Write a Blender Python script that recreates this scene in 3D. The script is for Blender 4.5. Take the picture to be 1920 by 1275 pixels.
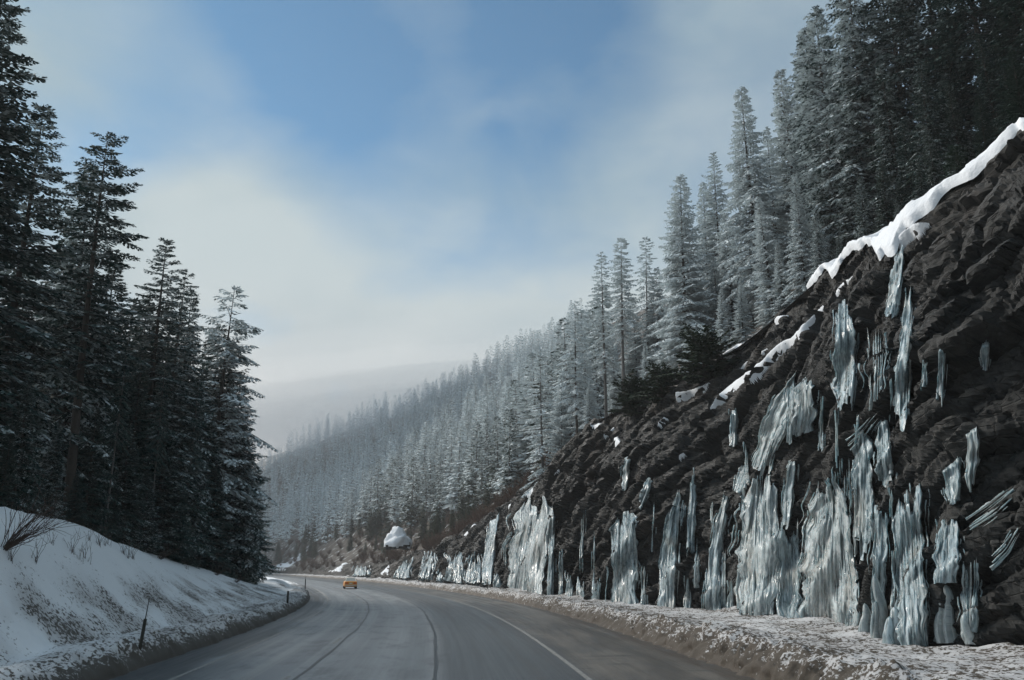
import bpy, math, random
import numpy as np
from mathutils import Vector, Matrix
from mathutils.bvhtree import BVHTree

scene = bpy.context.scene
for o in list(bpy.data.objects):
    bpy.data.objects.remove(o)
COL = scene.collection
RAD = math.radians

# ------------------------------------------------------------------ camera
FPX, CX, CY, CAMH = 1600.0, 960.0, 637.5, 2.6
PITCH = math.atan((1064 - CY) / FPX)
cam = bpy.data.cameras.new('camera')
cam.lens, cam.sensor_width, cam.sensor_fit = 30.0, 36.0, 'HORIZONTAL'
cam.clip_start, cam.clip_end = 0.1, 5000
camo = bpy.data.objects.new('camera', cam)
COL.objects.link(camo)
camo.location = (0, 0, CAMH)
camo.rotation_euler = (math.pi / 2 + PITCH, 0, 0)
scene.camera = camo

def ray(px, py):
    """direction (x, y, z) of the view ray through a photo pixel"""
    u, v = (px - CX) / FPX, (CY - py) / FPX
    c, s = math.cos(PITCH), math.sin(PITCH)
    return np.array([u, c - v * s, s + v * c])

def at_depth(px, py, Y):
    d = ray(px, py)
    return np.array([0, 0, CAMH]) + d * (Y / d[1])

# ------------------------------------------------------------------ world, sun, exposure
SUN_EL, SUN_AZ = RAD(36), RAD(-52)       # azimuth measured from +Y towards +X
world = bpy.data.worlds.new('World')
scene.world = world
world.use_nodes = True
W = world.node_tree
W.nodes.clear()

def nd(tree, typ, **kw):
    n = tree.nodes.new(typ)
    for k, v in kw.items():
        if k.startswith('in_'):
            key = k[3:]
            key = int(key) if key.isdigit() else key.replace('_', ' ')
            s = n.inputs[key]
            if hasattr(v, 'is_linked') or isinstance(v, bpy.types.NodeSocket):
                tree.links.new(v, s)
            else:
                s.default_value = v
        else:
            setattr(n, k, v)
    return n

def mathn(tree, op, a, b=None, clamp=False):
    n = tree.nodes.new('ShaderNodeMath')
    n.operation, n.use_clamp = op, clamp
    for i, v in enumerate((a, b)):
        if v is None:
            continue
        if isinstance(v, bpy.types.NodeSocket):
            tree.links.new(v, n.inputs[i])
        else:
            n.inputs[i].default_value = v
    return n.outputs[0]

def maprange(tree, v, a, b, c=0.0, d=1.0, smooth=True):
    n = tree.nodes.new('ShaderNodeMapRange')
    n.interpolation_type = 'SMOOTHSTEP' if smooth else 'LINEAR'
    tree.links.new(v, n.inputs['Value'])
    for k, x in zip(('From Min', 'From Max', 'To Min', 'To Max'), (a, b, c, d)):
        n.inputs[k].default_value = x
    return n.outputs[0]

def mixcol(tree, f, a, b, blend='MIX'):
    n = tree.nodes.new('ShaderNodeMix')
    n.data_type, n.blend_type = 'RGBA', blend
    n.clamp_factor = True
    for i, v in ((0, f), (6, a), (7, b)):
        if isinstance(v, bpy.types.NodeSocket):
            tree.links.new(v, n.inputs[i])
        else:
            n.inputs[i].default_value = v if i == 0 else (*v, 1.0)[:4]
    return n.outputs[2]

def noise(tree, vec, scale, detail=4.0, rough=0.55, dist=0.0):
    n = tree.nodes.new('ShaderNodeTexNoise')
    if vec is not None:
        tree.links.new(vec, n.inputs['Vector'])
    n.inputs['Scale'].default_value = scale
    n.inputs['Detail'].default_value = detail
    n.inputs['Roughness'].default_value = rough
    n.inputs['Distortion'].default_value = dist
    return n.outputs['Fac']

def mapping(tree, vec, scale=(1, 1, 1), loc=(0, 0, 0), rot=(0, 0, 0)):
    n = tree.nodes.new('ShaderNodeMapping')
    tree.links.new(vec, n.inputs['Vector'])
    n.inputs['Scale'].default_value = scale
    n.inputs['Location'].default_value = loc
    n.inputs['Rotation'].default_value = rot
    return n.outputs[0]

sky = nd(W, 'ShaderNodeTexSky', sky_type='NISHITA', sun_disc=False, sun_elevation=SUN_EL,
         sun_rotation=SUN_AZ, altitude=1200, air_density=1.0, dust_density=0.4, ozone_density=1.5)
tc = nd(W, 'ShaderNodeTexCoord')
dirv = tc.outputs['Generated']
sep = nd(W, 'ShaderNodeSeparateXYZ')
W.links.new(dirv, sep.inputs[0])
elev = sep.outputs['Z']
n1 = noise(W, mapping(W, dirv, (1.0, 1.0, 1.5), (3.1, 0.4, 1.7)), 3.2, 5, 0.5, 0.6)
n2 = noise(W, mapping(W, dirv, (1.0, 1.0, 1.8), (7.3, 2.2, 0.3)), 8.0, 5, 0.55, 0.4)
cov = mathn(W, 'ADD', maprange(W, n1, 0.34, 0.66), mathn(W, 'MULTIPLY', mathn(W, 'SUBTRACT', n2, 0.5), 1.3))
cov = mathn(W, 'MULTIPLY', cov, 0.45)
cov = mathn(W, 'ADD', cov, maprange(W, elev, 0.48, 0.22, 0.24, 0.88))
def blob(px, py, rad, amt):
    d = Vector(ray(px, py)).normalized()
    n = nd(W, 'ShaderNodeVectorMath', operation='DISTANCE')
    W.links.new(dirv, n.inputs[0])
    n.inputs[1].default_value = d
    return maprange(W, n.outputs['Value'], 0.0, rad, amt, 0.0)
for b in ((570, 60, .22, -.60), (1000, 40, .20, -.85), (690, 200, .18, -.38), (270, 215, .13, -.42), (150, 300, .13, -.42),
          (150, 90, .16, .50), (330, 330, .20, .45), (1330, 160, .28, .35), (840, 110, .08, .12), (780, 420, .25, -.16), (420, 120, .09, .25)):
    cov = mathn(W, 'ADD', cov, blob(*b))
cov = maprange(W, cov, 0.0, 1.0, 0.04, 1.0, smooth=False)
n3 = noise(W, mapping(W, dirv, (1, 1, 2.2), (1.3, 5.2, 4.0)), 2.6, 4, 0.5, 0.3)
cloudc = mixcol(W, maprange(W, n3, 0.35, 0.65), (2.0, 2.58, 2.85), (2.85, 3.28, 3.4))
cloudc = mixcol(W, maprange(W, elev, 0.36, 0.06), cloudc, (3.65, 3.52, 3.40))
blue = mixcol(W, 1.0, sky.outputs[0], (0.34, 0.56, 0.58), 'MULTIPLY')
skyc = mixcol(W, cov, blue, cloudc)
bg = nd(W, 'ShaderNodeBackground', in_Strength=0.1)
W.links.new(skyc, bg.inputs['Color'])
wo = nd(W, 'ShaderNodeOutputWorld')
W.links.new(bg.outputs[0], wo.inputs['Surface'])

sun = bpy.data.lights.new('sun', 'SUN')
sun.energy, sun.angle, sun.color = 2.2, RAD(28), (1.0, 0.93, 0.85)
suno = bpy.data.objects.new('sun', sun)
COL.objects.link(suno)
sd = Vector((math.sin(SUN_AZ) * math.cos(SUN_EL), math.cos(SUN_AZ) * math.cos(SUN_EL), math.sin(SUN_EL)))
suno.rotation_euler = sd.to_track_quat('Z', 'Y').to_euler()
suno.location = sd * 100

vs = scene.view_settings
vs.view_transform, vs.look, vs.exposure, vs.gamma, vs.use_curve_mapping = 'Standard', 'None', 0.9, 1.0, False
cy = scene.cycles
cy.max_bounces, cy.diffuse_bounces, cy.glossy_bounces = 8, 2, 2
cy.transmission_bounces, cy.transparent_max_bounces, cy.volume_bounces = 3, 4, 5
cy.use_denoising = True
cy.use_adaptive_sampling = True
cy.adaptive_threshold = 0.02

# ------------------------------------------------------------------ numeric helpers
def hash3(ix, iy, iz, seed):
    h = (ix.astype(np.int64) * 374761393 + iy.astype(np.int64) * 668265263 + iz.astype(np.int64) * 2147483647 + seed * 1274126177) & 0xFFFFFFFF
    h = ((h ^ (h >> 13)) * 1274126177) & 0xFFFFFFFF
    h = ((h ^ (h >> 16)) * 2246822519) & 0xFFFFFFFF
    h = h ^ (h >> 15)
    return (h & 0xFFFFFF) / float(0xFFFFFF)

def vnoise(p, seed=0):
    i = np.floor(p).astype(np.int64)
    f = p - i
    f = f * f * (3 - 2 * f)
    out = 0
    for dx in (0, 1):
        for dy in (0, 1):
            for dz in (0, 1):
                w = (f[..., 0] if dx else 1 - f[..., 0]) * (f[..., 1] if dy else 1 - f[..., 1]) * (f[..., 2] if dz else 1 - f[..., 2])
                out = out + w * hash3(i[..., 0] + dx, i[..., 1] + dy, i[..., 2] + dz, seed)
    return out

def fbm(p, octv=4, seed=0, gain=0.5):
    a, s, t = 1.0, 0.0, 0.0
    for k in range(octv):
        s = s + a * (vnoise(p * (2.03 ** k), seed + 17 * k) - 0.5)
        t += a
        a *= gain
    return s / t * 2

def blocks(p, seed=0):
    """nearest-cell offset: tilted flat facets with sharp steps, like fractured rock"""
    i = np.floor(p).astype(np.int64)
    best = np.full(p.shape[0], 1e9); sec = best.copy()
    val = np.zeros(p.shape[0]); cid = val.copy()
    for dx in (-1, 0, 1):
        for dy in (-1, 0, 1):
            for dz in (-1, 0, 1):
                a, b, c = i[:, 0] + dx, i[:, 1] + dy, i[:, 2] + dz
                q = np.stack([a + hash3(a, b, c, seed), b + hash3(a, b, c, seed + 1), c + hash3(a, b, c, seed + 2)], 1)
                d = p - q
                dist = np.abs(d).max(1) ** 2 + .12 * (d * d).sum(1)
                r = hash3(a, b, c, seed + 3) - 0.5
                t = d[:, 0] * (hash3(a, b, c, seed + 4) - .5) + d[:, 1] * (hash3(a, b, c, seed + 5) - .5) + d[:, 2] * (hash3(a, b, c, seed + 6) - .5)
                m = dist < best
                sec = np.where(m, best, np.minimum(sec, dist))
                best[m] = dist[m]
                cid[m] = hash3(a, b, c, seed + 8)[m]
                val[m] = (1.0 * r + 0.7 * t)[m]
    return val, np.sqrt(sec) - np.sqrt(best), cid

def mesh_np(name, V, F, mat=None, smooth=False, attrs=None, uv=None, mats=None, midx=None):
    me = bpy.data.meshes.new(name)
    V = np.asarray(V, np.float32)
    F = np.asarray(F, np.int32)
    k = F.shape[1]
    me.vertices.add(len(V))
    me.vertices.foreach_set('co', V.ravel())
    me.loops.add(F.size)
    me.loops.foreach_set('vertex_index', F.ravel())
    me.polygons.add(len(F))
    me.polygons.foreach_set('loop_start', np.arange(0, F.size, k, dtype=np.int32))
    me.polygons.foreach_set('loop_total', np.full(len(F), k, np.int32))
    me.polygons.foreach_set('use_smooth', np.full(len(F), bool(smooth)))
    for m in (mats or ([mat] if mat else [])):
        me.materials.append(m)
    if midx is not None:
        me.polygons.foreach_set('material_index', np.asarray(midx, np.int32))
    for an, av in (attrs or {}).items():
        a = me.attributes.new(an, 'FLOAT', 'POINT')
        a.data.foreach_set('value', np.asarray(av, np.float32))
    if uv is not None:
        l = me.uv_layers.new(name='UVMap')
        l.data.foreach_set('uv', np.asarray(uv, np.float32)[F.ravel()].ravel())
    me.update(calc_edges=True)
    me.validate()
    return me

def link(name, data, parent=None, label=None, cat=None, group=None, kind=None, loc=None):
    o = bpy.data.objects.new(name, data)
    COL.objects.link(o)
    if parent:
        o.parent = parent
    if label: o['label'] = label
    if cat: o['category'] = cat
    if group: o['group'] = group
    if kind: o['kind'] = kind
    if loc is not None: o.location = loc
    return o

def gridfaces(nr, nc):
    i = np.arange(nr * nc).reshape(nr, nc)
    return np.stack([i[:-1, :-1], i[:-1, 1:], i[1:, 1:], i[1:, :-1]], -1).reshape(-1, 4)

class MB:
    """collects simple shapes into one mesh"""
    def __init__(s): s.v, s.f = [], []
    def add(s, v, f):
        n = len(s.v)
        s.v += [tuple(map(float, p)) for p in v]
        s.f += [tuple(i + n for i in q) for q in f]
    def box(s, c, d, taper=1.0):
        x, y, z = (k / 2 for k in d)
        v = [(sx * x * (taper if sz > 0 else 1), sy * y * (taper if sz > 0 else 1), sz * z) for sz in (-1, 1) for sx, sy in ((-1, -1), (1, -1), (1, 1), (-1, 1))]
        s.add([(c[0] + a, c[1] + b, c[2] + e) for a, b, e in v], [(3, 2, 1, 0), (4, 5, 6, 7), (0, 1, 5, 4), (1, 2, 6, 5), (2, 3, 7, 6), (3, 0, 4, 7)])
    def tube(s, pts, rad, n=6, cap=True):
        V, F = tube(np.array(pts, float), np.array(rad, float), n)
        F = [tuple(f) for f in F]
        if cap:
            F += [tuple(range(n))[::-1], tuple(range(len(V) - n, len(V)))]
        s.add(V, F)
    def mesh(s, name, mat, smooth=False):
        me = bpy.data.meshes.new(name)
        me.from_pydata(s.v, [], s.f)
        me.materials.append(mat)
        if smooth: me.polygons.foreach_set('use_smooth', [True] * len(me.polygons))
        me.update()
        return me

def tube(P, R, n=6):
    T = np.gradient(P, axis=0)
    T /= np.linalg.norm(T, axis=1, keepdims=True) + 1e-9
    ref = np.where(np.abs(T[:, 2:3]) > 0.9, np.array([[1., 0, 0]]), np.array([[0, 0, 1.]]))
    A = np.cross(T, ref); A /= np.linalg.norm(A, axis=1, keepdims=True) + 1e-9
    B = np.cross(T, A)
    a = np.linspace(0, 2 * np.pi, n, endpoint=False)
    V = P[:, None] + R[:, None, None] * (np.cos(a)[None, :, None] * A[:, None] + np.sin(a)[None, :, None] * B[:, None])
    m = len(P)
    i = np.arange(m * n).reshape(m, n)
    j = np.roll(i, -1, axis=1)
    F = np.stack([i[:-1], j[:-1], j[1:], i[1:]], -1).reshape(-1, 4)
    return V.reshape(-1, 3), F

# ------------------------------------------------------------------ materials
def newmat(name):
    m = bpy.data.materials.new(name)
    m.use_nodes = True
    t = m.node_tree
    b = t.nodes['Principled BSDF']
    return m, t, b

def simple(name, col, rough=0.6, metal=0.0, var=0.25, scale=6.0, spec=0.4):
    m, t, b = newmat(name)
    c = nd(t, 'ShaderNodeTexCoord')
    f = noise(t, c.outputs['Object'], scale, 4)
    lo = tuple(x * (1 - var) for x in col); hi = tuple(min(1, x * (1 + var)) for x in col)
    t.links.new(mixcol(t, f, lo, hi), b.inputs['Base Color'])
    b.inputs['Roughness'].default_value = rough
    b.inputs['Metallic'].default_value = metal
    b.inputs['Specular IOR Level'].default_value = spec
    return m

def bump(t, b, h, strength, dist):
    n = nd(t, 'ShaderNodeBump')
    n.inputs['Strength'].default_value = strength
    n.inputs['Distance'].default_value = dist
    t.links.new(h, n.inputs['Height'])
    t.links.new(n.outputs[0], b.inputs['Normal'])

def attr(t, name):
    return nd(t, 'ShaderNodeAttribute', attribute_name=name).outputs['Fac']

def mat_snow(name, clean=(0.80, 0.84, 0.87), dirt=(0.085, 0.078, 0.068), speck=True):
    """snow; the mesh attribute 'dirt' says how much road grit lies in it"""
    m, t, b = newmat(name)
    p = nd(t, 'ShaderNodeNewGeometry').outputs['Position']
    d = attr(t, 'dirt')
    f1 = noise(t, p, 9.0, 5, 0.65)
    f2 = noise(t, p, 1.3, 4, 0.6)
    fn = mathn(t, 'ADD', mathn(t, 'MULTIPLY', maprange(t, f1, 0.30, 0.70), 0.7), mathn(t, 'MULTIPLY', maprange(t, f2, 0.3, 0.7), 0.3))
    k = mathn(t, 'SUBTRACT', mathn(t, 'ADD', fn, d), 0.94)
    k = maprange(t, k, 0.0, 0.22)
    grey = mixcol(t, noise(t, p, 3.0, 4), (0.40, 0.40, 0.40), (0.58, 0.59, 0.60))
    base = mixcol(t, maprange(t, d, 0.15, 0.6), clean, grey)
    t.links.new(mixcol(t, k, base, dirt), b.inputs['Base Color'])
    b.inputs['Roughness'].default_value = 0.75
    b.inputs['Specular IOR Level'].default_value = 0.25
    bump(t, b, noise(t, p, 14.0, 5, 0.65), 0.5, 0.05)
    return m

M = {}
M['snow'] = mat_snow('snow')
M['cap'] = simple('clean_snow', (0.72, 0.76, 0.80), 0.75, 0, 0.08, 2.0, 0.25)
_t = M['cap'].node_tree
bump(_t, _t.nodes['Principled BSDF'], noise(_t, nd(_t, 'ShaderNodeNewGeometry').outputs['Position'], 3.0, 5, .6), .7, .12)
# asphalt: uv.x = metres from the right-hand pavement edge, uv.y = metres along
m, t, b = newmat('asphalt')
uvn = nd(t, 'ShaderNodeTexCoord').outputs['UV']
sx = nd(t, 'ShaderNodeSeparateXYZ'); t.links.new(uvn, sx.inputs[0])
dd = sx.outputs[0]
pos = nd(t, 'ShaderNodeNewGeometry').outputs['Position']
fine = noise(t, pos, 30.0, 4, 0.7)
long = noise(t, mapping(t, uvn, (1.6, 0.02, 1)), 1.0, 6, 0.65)
blot = noise(t, mapping(t, uvn, (0.5, 0.12, 1)), 1.0, 5, 0.6, 0.5)
lane = mixcol(t, maprange(t, long, 0.3, 0.7), (0.135, 0.145, 0.152), (0.245, 0.26, 0.27))  # salted grey, lightened in colour to stand in for the lanes' sheen
# pale salted wheel paths: one period per lane and wheel
wv = mathn(t, 'SINE', mathn(t, 'MULTIPLY', dd, 2 * math.pi / 1.75))
lane = mixcol(t, mathn(t, 'MULTIPLY', maprange(t, wv, -1, 1), 0.35), lane, (0.30, 0.32, 0.33))
outer = mixcol(t, maprange(t, dd, 7.9, 7.2), lane, (0.078, 0.084, 0.087))
should = mixcol(t, maprange(t, blot, 0.35, 0.65), (0.075, 0.068, 0.058), (0.155, 0.14, 0.12))
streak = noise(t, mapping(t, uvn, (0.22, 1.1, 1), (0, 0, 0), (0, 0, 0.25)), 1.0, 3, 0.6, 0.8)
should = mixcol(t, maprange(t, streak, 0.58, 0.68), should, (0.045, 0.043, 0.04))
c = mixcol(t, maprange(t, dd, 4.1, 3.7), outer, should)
grit = maprange(t, mathn(t, 'ADD', dd, mathn(t, 'MULTIPLY', mathn(t, 'SUBTRACT', blot, .5), 1.2)), 0.9, 0.3)
c = mixcol(t, grit, c, (0.07, 0.058, 0.045))
wet = mathn(t, 'MULTIPLY', maprange(t, mathn(t, 'ADD', dd, mathn(t, 'MULTIPLY', mathn(t, 'SUBTRACT', blot, .5), 1.8)), 13.7, 14.4), 0.85)
c = mixcol(t, wet, c, (0.030, 0.033, 0.033))
spl = noise(t, mapping(t, uvn, (0.9, 0.35, 1), (4, 2, 0)), 1.0, 6, 0.7, 0.4)
c = mixcol(t, mathn(t, 'MULTIPLY', maprange(t, spl, 0.46, 0.66), 0.55), c, (0.065, 0.068, 0.070))
c = mixcol(t, mathn(t, 'MULTIPLY', maprange(t, fine, 0.35, 0.7), 0.35), c, (0.05, 0.05, 0.05))
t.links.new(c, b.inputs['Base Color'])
t.links.new(maprange(t, long, 0.3, 0.7, 0.33, 0.62), b.inputs['Roughness'])
b.inputs['Specular IOR Level'].default_value = 0.35
bump(t, b, fine, 0.25, 0.02)
M['asphalt'] = m
# worn paint
m, t, b = newmat('road_paint')
pos = nd(t, 'ShaderNodeNewGeometry').outputs['Position']
f = maprange(t, noise(t, pos, 7.0, 5, 0.7), 0.35, 0.62)
t.links.new(mixcol(t, f, (0.15, 0.15, 0.145), (0.29, 0.285, 0.27)), b.inputs['Base Color'])
b.inputs['Roughness'].default_value = 0.7
M['paint'] = m
M['tar'] = simple('crack_sealant', (0.016, 0.017, 0.018), 0.45, 0, 0.3, 3)
# rock
m, t, b = newmat('rock')
pos = nd(t, 'ShaderNodeNewGeometry').outputs['Position']
f1 = noise(t, mapping(t, pos, (1, 1, .7)), 0.22, 5, 0.6, 0.5)
f2 = noise(t, mapping(t, pos, (1, 1, 1), (0, 0, 0), (.6, .5, 0)), 2.6, 8, 0.75)
f3 = noise(t, mapping(t, pos, (1.2, 1.2, 0.25)), 0.9, 4, 0.6)
bed = noise(t, mapping(t, pos, (0.5, 0.5, 4.0), (0, 0, 0), (-.75, .25, 0)), 1.0, 6, 0.7, 0.6)
c = mixcol(t, maprange(t, f2, 0.3, 0.7), (0.009, 0.0102, 0.0104), (0.042, 0.044, 0.043))
c = mixcol(t, mathn(t, 'MULTIPLY', maprange(t, attr(t, 'blk'), .3, .8), .6), c, mixcol(t, f2, (0.028, 0.029, 0.029), (0.086, 0.086, 0.082)))
c = mixcol(t, mathn(t, 'MULTIPLY', maprange(t, f1, 0.54, 0.74), .55), c, (0.072, 0.052, 0.040))
c = mixcol(t, mathn(t, 'MULTIPLY', maprange(t, f3, 0.48, 0.64), 0.8), c, (0.011, 0.014, 0.015))
c = mixcol(t, mathn(t, 'MULTIPLY', attr(t, 'earth'), .65), c, mixcol(t, f2, (0.013, 0.0125, 0.011), (0.042, 0.038, 0.032)))
t.links.new(c, b.inputs['Base Color'])
t.links.new(maprange(t, f3, 0.35, 0.66, 0.9, 0.5), b.inputs['Roughness'])
b.inputs['Specular IOR Level'].default_value = 0.22
crk = nd(t, 'ShaderNodeTexVoronoi', feature='DISTANCE_TO_EDGE')
t.links.new(mapping(t, pos, (1, 1, 2.6), (0, 0, 0), (-.75, .25, .3)), crk.inputs['Vector']); crk.inputs['Scale'].default_value = 1.3
h = mathn(t, 'ADD', mathn(t, 'MULTIPLY', bed, .9), noise(t, pos, 4.0, 8, 0.8))
h = mathn(t, 'ADD', h, maprange(t, crk.outputs['Distance'], 0, .05, -.8, 0))
bump(t, b, h, 0.8, 0.07)
M['rock'] = m
# ice
def mat_ice(name, a, bcol):
    m, t, b = newmat(name)
    pos = nd(t, 'ShaderNodeNewGeometry').outputs['Position']
    uvi = nd(t, 'ShaderNodeTexCoord').outputs['UV']
    s1 = noise(t, mapping(t, uvi, (7.0, 0.35, 1)), 1.0, 5, 0.6, 0.1)
    s2 = noise(t, mapping(t, uvi, (10, 2.6, 1), (3, 1, 0)), 1.0, 4, 0.6)
    s3 = noise(t, pos, 0.6, 3, 0.5)
    c = mixcol(t, maprange(t, mathn(t, 'ADD', mathn(t, 'MULTIPLY', s1, .75), mathn(t, 'MULTIPLY', s2, .25)), 0.36, 0.64), a, bcol)
    c = mixcol(t, mathn(t, 'MULTIPLY', maprange(t, s3, 0.5, 0.7), 0.35), c, (0.46, 0.43, 0.37))
    t.links.new(c, b.inputs['Base Color'])
    t.links.new(maprange(t, s2, 0.38, 0.62, 0.05, 0.5), b.inputs['Roughness'])
    b.inputs['IOR'].default_value = 1.31
    b.inputs['Specular IOR Level'].default_value = 0.6
    b.inputs['Transmission Weight'].default_value = 0.1
    b.inputs['Subsurface Weight'].default_value = 0.5
    b.inputs['Subsurface Radius'].default_value = (0.10, 0.16, 0.18)
    b.inputs['Subsurface Scale'].default_value = 0.8
    bump(t, b, mathn(t, 'ADD', s1, mathn(t, 'MULTIPLY', s2, 0.4)), 0.7, 0.05)
    return m
M['ice'] = mat_ice('ice', (0.075, 0.115, 0.13), (0.47, 0.57, 0.61))
M['ice_milky'] = mat_ice('milky_ice', (0.17, 0.215, 0.23), (0.55, 0.62, 0.635))
# forest floor / hillside: snow between brown brush
m, t, b = newmat('hillside_ground')
pos = nd(t, 'ShaderNodeNewGeometry').outputs['Position']
f = maprange(t, mathn(t, 'ADD', noise(t, pos, 0.35, 6, 0.7), mathn(t, 'MULTIPLY', noise(t, pos, 3.0, 4, .7), .25)), 0.66, 0.80)
t.links.new(mixcol(t, f, mixcol(t, noise(t, pos, 1.5, 5), (0.022, 0.020, 0.015), (0.075, 0.060, 0.045)), (0.70, 0.73, 0.76)), b.inputs['Base Color'])
b.inputs['Roughness'].default_value = 0.85
bump(t, b, noise(t, pos, 2.0, 5, 0.7), 1.0, 0.4)
M['floor'] = m
M['bark'] = simple('bark', (0.055, 0.048, 0.042), 0.9, 0, 0.45, 5.0)
M['bark_pale'] = simple('frosted_bark', (0.13, 0.125, 0.12), 0.9, 0, 0.5, 4.0)
M['twig'] = simple('bare_twig', (0.055, 0.036, 0.028), 0.85, 0, 0.4, 8.0)
M['twig_brown'] = simple('brush_twig', (0.10, 0.062, 0.045), 0.85, 0, 0.4, 8.0)
# needles: object colour r = how much rime the tree carries, g = green to blue
m, t, b = newmat('needles')
oi = nd(t, 'ShaderNodeObjectInfo')
so = nd(t, 'ShaderNodeSeparateColor'); t.links.new(oi.outputs['Color'], so.inputs[0])
rnd = attr(t, 'rnd')
pos = nd(t, 'ShaderNodeNewGeometry').outputs['Position']
g = mixcol(t, rnd, (0.016, 0.042, 0.038), (0.044, 0.085, 0.075))
g2 = mixcol(t, rnd, (0.030, 0.042, 0.018), (0.075, 0.088, 0.038))
g = mixcol(t, so.outputs[1], g, g2)
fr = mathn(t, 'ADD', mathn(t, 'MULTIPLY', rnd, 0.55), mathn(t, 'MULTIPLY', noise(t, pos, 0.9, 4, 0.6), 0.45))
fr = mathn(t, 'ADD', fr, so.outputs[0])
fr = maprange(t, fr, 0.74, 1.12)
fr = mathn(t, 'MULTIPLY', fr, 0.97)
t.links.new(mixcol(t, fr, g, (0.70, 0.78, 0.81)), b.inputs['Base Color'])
b.inputs['Roughness'].default_value = 0.75
b.inputs['Specular IOR Level'].default_value = 0.2
M['needles'] = m

# ------------------------------------------------------------------ road path
_Y = np.arange(-60, 960, 0.5)
_sl = -np.interp(_Y, [-60, 0, 30, 50, 85, 130, 198, 297, 400, 600, 760, 960], [.03, .05, .085, .13, .24, .30, .345, .41, .48, .66, .80, .95])
k = np.ones(31) / 31
_sl = np.convolve(np.pad(_sl, 15, mode='edge'), k, 'valid')
_X = np.concatenate([[0], np.cumsum((_sl[1:] + _sl[:-1]) / 2 * 0.5)])
_X += 6.0 - np.interp(20, _Y, _X)
def path(tt, d):
    """point d metres right of the right pavement edge at station tt"""
    tt, d = np.broadcast_arrays(np.asarray(tt, float), np.asarray(d, float))
    s = np.interp(tt, _Y, _sl)
    q = np.sqrt(1 + s * s)
    return np.interp(tt, _Y, _X) + d / q, tt - d * s / q

def strip(t0, t1, d0, d1, z, step=1.0):
    n = max(2, int((t1 - t0) / step) + 1)
    tt = np.linspace(t0, t1, n)
    a = np.stack([*path(tt, d0), np.full(n, z)], 1)
    b2 = np.stack([*path(tt, d1), np.full(n, z)], 1)
    V = np.empty((2 * n, 3)); V[0::2], V[1::2] = a, b2
    F = np.array([(2 * i, 2 * i + 1, 2 * i + 3, 2 * i + 2) for i in range(n - 1)])
    return V, F

RW = 15.5
# ------------------------------------------------------------------ setting: ground, road
g = np.linspace(-720, 720, 41)
GX, GY = np.meshgrid(g, g)
V = np.stack([GX.ravel(), GY.ravel() + 500, np.full(GX.size, -0.25)], 1)
link('ground', mesh_np('ground', V, gridfaces(41, 41), M['floor']), kind='structure')
tt = np.concatenate([np.arange(-20, 120, 0.5), np.arange(120, 700, 2.0)])
dv = np.linspace(0.6, -RW - 0.6, 24)
TT, DD = np.meshgrid(tt, dv, indexing='ij')
x, y = path(TT, DD)
zz = np.zeros_like(x)
V = np.stack([x, y, zz], -1).reshape(-1, 3)
uv = np.stack([-DD, TT], -1).reshape(-1, 2)
F = gridfaces(len(tt), len(dv))
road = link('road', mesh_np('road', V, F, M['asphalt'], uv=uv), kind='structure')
def mark(name, t0, t1, dc, w, mat, z=0.005, step=1.0):
    V, F = strip(t0, t1, dc + w / 2, dc - w / 2, z, step)
    F = F[:, ::-1]
    return link(name, mesh_np(name, V, F, mat), road)
mark('edge_line', 4, 420, -4.0, 0.14, M['paint'])
mark('edge_line', 4, 420, -14.0, 0.12, M['paint'])
def seam(name, dc, w, seed):
    ts = np.arange(4, 300, 0.5)
    wob = fbm(np.stack([ts * 0.25, ts * 0, ts * 0 + seed], 1), 4, seed) * 0.07
    ww = w * (0.6 + 0.6 * vnoise(np.stack([ts * 0.6, ts * 0 + 3, ts * 0], 1), seed))
    a = np.stack([*path(ts, dc + wob + ww / 2), np.full(len(ts), .009)], 1)
    c = np.stack([*path(ts, dc + wob - ww / 2), np.full(len(ts), .009)], 1)
    V = np.empty((2 * len(ts), 3)); V[0::2], V[1::2] = a, c
    F = np.array([(2 * i + 2, 2 * i + 3, 2 * i + 1, 2 * i) for i in range(len(ts) - 1)])
    link(name, mesh_np(name, V, F, M['tar']), road)
seam('sealed_crack', -7.72, 0.11, 3)
seam('sealed_crack', -11.05, 0.10, 9)
for i in range(14):
    mark('lane_dash', 8.5 + i * 12.2, 11.2 + i * 12.2, -11.28, 0.12, M['paint'])

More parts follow.
